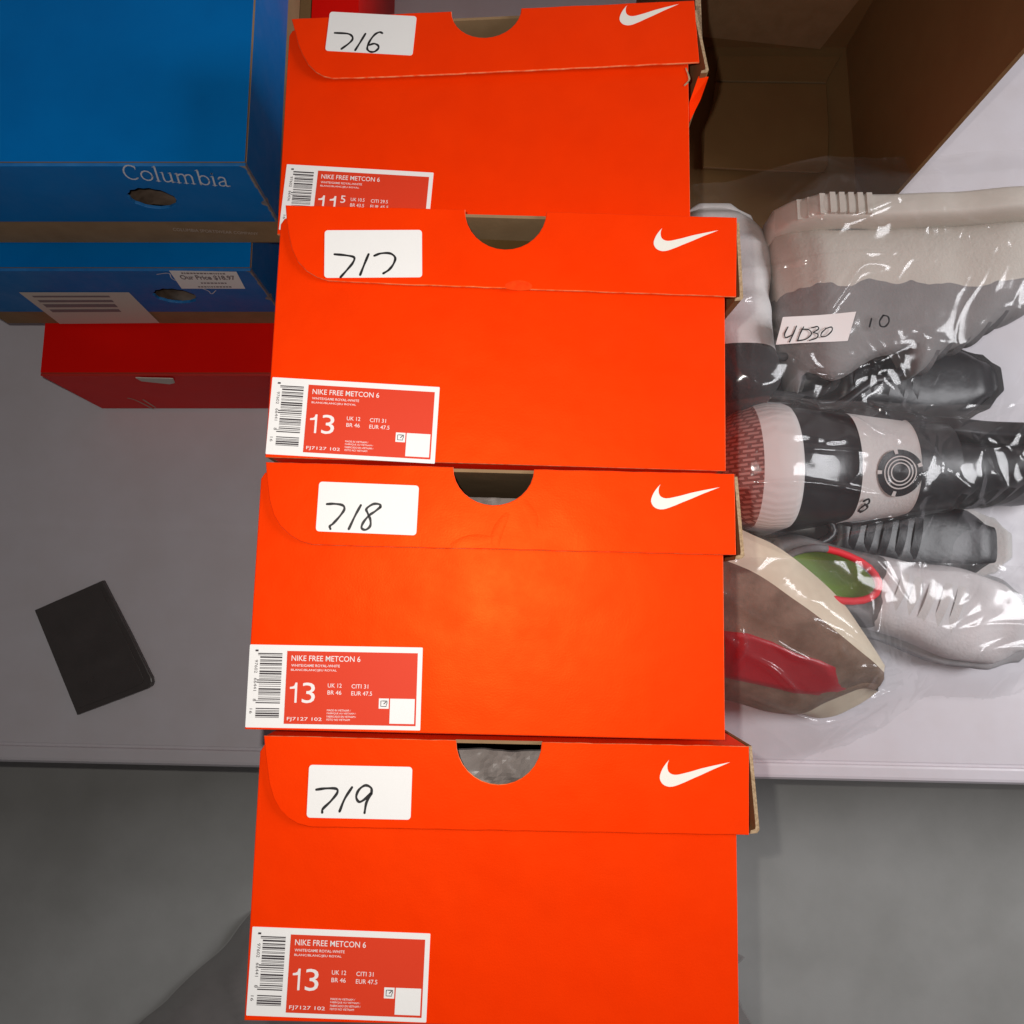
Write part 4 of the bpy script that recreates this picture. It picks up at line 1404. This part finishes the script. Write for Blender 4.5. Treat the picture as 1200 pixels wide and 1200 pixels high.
class Bag:
    def __init__(self, names, rect, margin, seed, clear=0.004, crease=0.0022, ntile=(230, 150), folds=()):
        x0, x1, y0, y1 = rect
        nx, ny = ntile
        self.rect, self.n = rect, ntile
        V = world_verts(names)
        H = np.zeros((ny + 1, nx + 1))
        gx = np.linspace(x0, x1, nx + 1); gy = np.linspace(y0, y1, ny + 1)
        ix = np.clip(((V[:, 0] - x0) / (x1 - x0) * nx).round().astype(int), -20, nx + 20)
        iy = np.clip(((V[:, 1] - y0) / (y1 - y0) * ny).round().astype(int), -20, ny + 20)
        for a, b, z in zip(ix, iy, V[:, 2]):
            if 0 <= a <= nx and 0 <= b <= ny:
                H[b, a] = max(H[b, a], z)
        # dilate, then relax like taut film
        for _ in range(8):
            P = np.pad(H, 1, mode='edge')
            H = np.maximum.reduce([P[1:-1, 1:-1], P[:-2, 1:-1], P[2:, 1:-1], P[1:-1, :-2], P[1:-1, 2:]])
        # tent-like sides: the film leaves each edge at a limited slope
        dx = (x1 - x0) / nx; dy = (y1 - y0) / ny; sl = 1.0
        for _ in range(95):
            P = np.pad(H, 1, mode='edge'); dg = math.hypot(dx, dy) * sl
            H = np.maximum.reduce([H, P[:-2, 1:-1] - dy * sl, P[2:, 1:-1] - dy * sl, P[1:-1, :-2] - dx * sl, P[1:-1, 2:] - dx * sl, P[:-2, :-2] - dg, P[2:, 2:] - dg, P[:-2, 2:] - dg, P[2:, :-2] - dg])
        base = H.copy()
        for _ in range(60):
            P = np.pad(H, 1, mode='edge')
            A = (P[:-2, 1:-1] + P[2:, 1:-1] + P[1:-1, :-2] + P[1:-1, 2:] + P[:-2, :-2] + P[2:, 2:] + P[:-2, 2:] + P[2:, :-2]) / 8
            H = np.maximum(A, base * 0.985)
        for _ in range(2):
            P = np.pad(H, 1, mode='edge')
            H = (P[:-2, 1:-1] + P[2:, 1:-1] + P[1:-1, :-2] + P[1:-1, 2:] + 2 * P[1:-1, 1:-1]) / 6
        H = H + clear
        GX, GY = np.meshgrid(gx, gy)
        cr = np.zeros_like(H)
        for j in range(ny + 1):
            for i in range(nx + 1):
                p = Vector((gx[i] * 14, gy[j] * 14, seed))
                q = p + mnoise.noise_vector(p * 0.6) * 0.9
                r1 = 1 - abs(mnoise.noise(Vector((q.x * 0.5 + q.y * 0.8, q.y * 0.35 - q.x * .2, seed * 2.1)) * 1.6)) * 2.2
                r2 = 1 - abs(mnoise.noise(Vector((q.x * 1.6, q.y * 1.1 - q.x * 0.7, seed * 3.3)) * 1.7)) * 2.4
                cr[j, i] = max(0, r1) ** 3 + 0.6 * max(0, r2) ** 3 + 0.8 * mnoise.noise(p * 0.9)
        self.H = H + crease * cr
        for line, hgt, wid in folds:
            # a sharp fold of the film along a line
            L = [U(u, v, zz) for u, v, zz in line]
            L = smooth_line([(p.x, p.y) for p in L], 5)
            d2 = np.full_like(H, 1e9); tt = np.zeros_like(H)
            for k in range(len(L) - 1):
                ax, ay = L[k].x, L[k].y
                ex, ey = L[k + 1].x - ax, L[k + 1].y - ay
                q = np.clip(((GX - ax) * ex + (GY - ay) * ey) / max(ex * ex + ey * ey, 1e-12), 0, 1)
                d = (GX - ax - q * ex) ** 2 + (GY - ay - q * ey) ** 2
                m_ = d < d2
                d2 = np.where(m_, d, d2); tt = np.where(m_, (k + q) / (len(L) - 1), tt)
            self.H = self.H + hgt * np.exp(-d2 / (wid * 0.9) ** 2) * np.sin(np.pi * np.clip(tt, 0.02, 0.98)) ** 0.5
        self.gx, self.gy = gx, gy
    def z(self, x, y):
        x0, x1, y0, y1 = self.rect
        nx, ny = self.n
        a = min(max((x - x0) / (x1 - x0) * nx, 0), nx - 1e-6)
        b = min(max((y - y0) / (y1 - y0) * ny, 0), ny - 1e-6)
        i, j = int(a), int(b)
        fa, fb = a - i, b - j
        H = self.H
        return float(H[j, i] * (1 - fa) * (1 - fb) + H[j, i + 1] * fa * (1 - fb) + H[j + 1, i] * (1 - fa) * fb + H[j + 1, i + 1] * fa * fb)
    def mesh(self, m, floor=0.001, cut=0.012):
        nx, ny = self.n
        mb = MB()
        H = np.maximum(self.H, floor + 0.0015)
        vs = [(self.gx[i], self.gy[j], float(H[j, i])) for j in range(ny + 1) for i in range(nx + 1)]
        fs = []
        for j in range(ny):
            for i in range(nx):
                if min(self.H[j, i], self.H[j + 1, i], self.H[j, i + 1], self.H[j + 1, i + 1]) > floor + cut or max(self.H[j, i], self.H[j + 1, i + 1]) > floor + cut:
                    a = j * (nx + 1) + i
                    fs.append((a, a + 1, a + nx + 2, a + nx + 1))
        used = sorted({k for f in fs for k in f})
        mp = {k: q for q, k in enumerate(used)}
        mb.add([vs[k] for k in used], [tuple(mp[k] for k in f) for f in fs], m, smooth=True)
        return mb

FILM = film_mat('clear_bag_film', haze=0.04, haze_col=(0.78, 0.76, 0.75), gloss=1.6, rough=0.13, bumps=((30, 0.16, 0.004),))
roots = [o for o in D.objects if o.name.startswith('sneaker') and o.parent is None]
nm = [r.name for r in roots]      # A, B, C, black, E, D
def bag(names, rect, seed, label, **kw):
    g = Bag(names, rect, 0.02, seed, **kw)
    root = empty('clear_bag', ((rect[0] + rect[1]) / 2, (rect[2] + rect[3]) / 2, 0.001))
    tag(root, label, 'plastic bag', 'clear plastic bags of shoes')
    off = Matrix.Translation(-Vector(root.location))
    f = g.mesh(FILM).build('bag_film', root, M=off)
    return g, root, off
x_l = 0.118
g1, b1, off1 = bag([nm[0], nm[1], nm[6]], (x_l, 0.56, 0.125, 0.45), 1.3, 'clear bag of white shoes with a sticker handwritten 4030 and a 10 beside it', folds=[
  ([(980, 358, .14), (1000, 330, .14), (1022, 300, .14), (1052, 297, .14)], .007, .0035), ([(935, 336, .13), (966, 320, .13)], .004, .003),
  ([(862, 300, .13), (915, 296, .13), (985, 292, .13), (1060, 286, .13)], .003, .003), ([(868, 352, .12), (893, 343, .12)], .006, .004),
  ([(900, 440, .08), (960, 452, .08), (1040, 430, .08)], .006, .004), ([(940, 415, .1), (985, 440, .08), (1050, 418, .08)], .005, .004), ([(930, 250, .1), (985, 258, .12), (1050, 243, .1)], .005, .004)])
g2, b2, off2 = bag([nm[2], nm[3], nm[5]], (x_l, 0.56, -0.02, 0.205), 5.1, 'middle clear bag holding the pink-soled and black sneakers', folds=[
  ([(884, 566, .13), (930, 566, .13), (975, 568, .13), (1035, 578, .13)], .006, .003), ([(875, 527, .13), (940, 526, .13), (1018, 528, .13)], .002, .003),
  ([(870, 470, .1), (960, 478, .12), (1050, 515, .12)], .007, .004), ([(985, 478, .12), (1010, 500, .12), (1030, 512, .12)], .005, .003), ([(1012, 470, .1), (1034, 490, .1)], .005, .003), ([(930, 640, .05), (985, 625, .06), (1050, 612, .06)], .006, .004)])
g3, b3, off3 = bag([nm[4], nm[7]], (x_l, 0.56, -0.135, 0.06), 9.7, 'clear bag nearest the shelf edge holding the crimson-soled sneaker', folds=[
  ([(880, 770, .09), (905, 785, .09), (925, 805, .08), (938, 824, .06)], .006, .003), ([(905, 752, .1), (925, 766, .1), (945, 776, .09)], .005, .003), ([(866, 735, .1), (872, 756, .1), (868, 775, .1)], .005, .003),
  ([(950, 728, .11), (985, 748, .1), (1033, 780, .07)], .004, .003), ([(980, 742, .1), (984, 762, .1), (995, 770, .1)], .004, .003), ([(985, 782, .07), (1036, 780, .06)], .003, .003),
  ([(992, 826, .04), (1030, 810, .04), (1055, 806, .04)], .007, .004), ([(1030, 790, .05), (1060, 784, .04)], .006, .004), ([(860, 812, .05), (920, 836, .04), (960, 846, .03), (1010, 832, .03)], .006, .004), ([(1045, 700, .1), (1032, 745, .09)], .006, .004)])

# sticker 4030 on the first bag
def bag_pt(g, u, v, lift=0.0):
    z = 0.12
    for _ in range(12):
        p = U(u, v, z)
        z = g.z(p.x, p.y) + lift
    return U(u, v, z)
zs_ = max(g1.z(p.x, p.y) for p in (U(u, v, 0.13) for u in range(910, 1005, 8) for v in range(366, 406, 6))) + 0.0015
stq = [(909, 404), (994, 399), (1003, 365.5), (917, 372)]
sq = [U(u, v, zs_) for u, v in stq]
def sheet_z(x, y):
    return zs_
st = MB()
n = 14
vs, fs = [], []
for j in range(n + 1):
    for i in range(n + 1):
        a, b = i / n, j / n
        p = sq[0].lerp(sq[1], a).lerp(sq[3].lerp(sq[2], a), b)
        vs.append((p.x, p.y, p.z + 0.0009 * math.sin(a * 5 + b * 2)))
for j in range(n):
    for i in range(n):
        k = j * (n + 1) + i
        fs.append((k, k + 1, k + n + 2, k + n + 1))
st.add(vs, fs, WHITE, smooth=True)
sto = st.build('number_sticker', b1, M=off1)
hw = MB()
z4 = lambda p: U(800 + p[0] / 4.615, 220 + p[1] / 4.615, zs_)
for k, line in enumerate(([(566, 757), (548, 795), (556, 814), (588, 800)], [(612, 752), (592, 800), (574, 838)], [(650, 757), (632, 792), (618, 830)], [(640, 768), (678, 772), (692, 795), (664, 822), (618, 832)], [(694, 762), (724, 755), (730, 768), (702, 787)], [(702, 787), (727, 796), (720, 816), (682, 830)], [(772, 765), (748, 788), (745, 808), (772, 806), (802, 778), (800, 758), (768, 766)])):
    ribbon(hw, [(z4(p).x, z4(p).y) for p in line], 0.0011, BLACK, zs_ + 0.0016 + 0.00004 * k)
hw.build('handwriting', sto)
tn = MB()
for k, line in enumerate(([(1021, 708), (1010, 752)], [(1085, 690), (1066, 720), (1070, 747), (1095, 750), (1115, 725), (1110, 697), (1084, 690)])):
    P = [bag_pt(g1, 800 + p[0] / 4.615, 220 + p[1] / 4.615, 0.0015) for p in line]
    zt_ = max(p.z for p in P) + 0.002
    P = [U(800 + p[0] / 4.615, 220 + p[1] / 4.615, zt_) for p in line]
    ribbon(tn, [(p.x, p.y) for p in P], 0.0015, BLACK, zt_)
tn.build('handwriting', b1, M=off1)

# bag of something on the floor under the nearest box
FILM2 = film_mat('dull_bag_film', haze=0.40, haze_col=(0.34, 0.285, 0.275), gloss=2.0, bumps=((16, 0.6, 0.012), (70, 0.3, 0.003)), rough=0.2)
pl = MB()
out = [(277, 1088), (262, 1106), (240, 1135), (205, 1165), (170, 1200), (130, 1250), (250, 1300), (600, 1320), (890, 1280), (884, 1200), (877, 1160), (868, 1138), (600, 1090), (400, 1085), (300, 1085)]
zb = -0.398
P = [U(u, v, -0.33) for u, v in out]
cP = sum(P, Vector()) / len(P)
vs, fs = [], []
N = 22
Lp = [Vector(p) for p in smooth_line([tuple(p) for p in P] + [tuple(P[0])], 6)][:-1]
m_ = len(Lp)
for r in range(N + 1):
    t = r / N
    for k, p in enumerate(Lp):
        q = cP.lerp(p, t)
        z = zb + 0.085 * (1 - t ** 3) ** 0.6 + 0.02 * mnoise.noise(Vector((q.x * 18, q.y * 18, 2))) * (1 - t ** 4) + 0.01 * abs(mnoise.noise(Vector((q.x * 40 + q.y * 30, q.y * 9, 5)))) * (1 - t ** 4)
        vs.append((q.x, q.y, z))
for r in range(N):
    for k in range(m_):
        fs.append((r * m_ + k, (r + 1) * m_ + k, (r + 1) * m_ + (k + 1) % m_, r * m_ + (k + 1) % m_))
pl.add(vs, fs, FILM2, smooth=True)
tag(pl.build('plastic_bag'), 'dull grey see-through plastic bag on the floor under box 719', 'plastic bag')
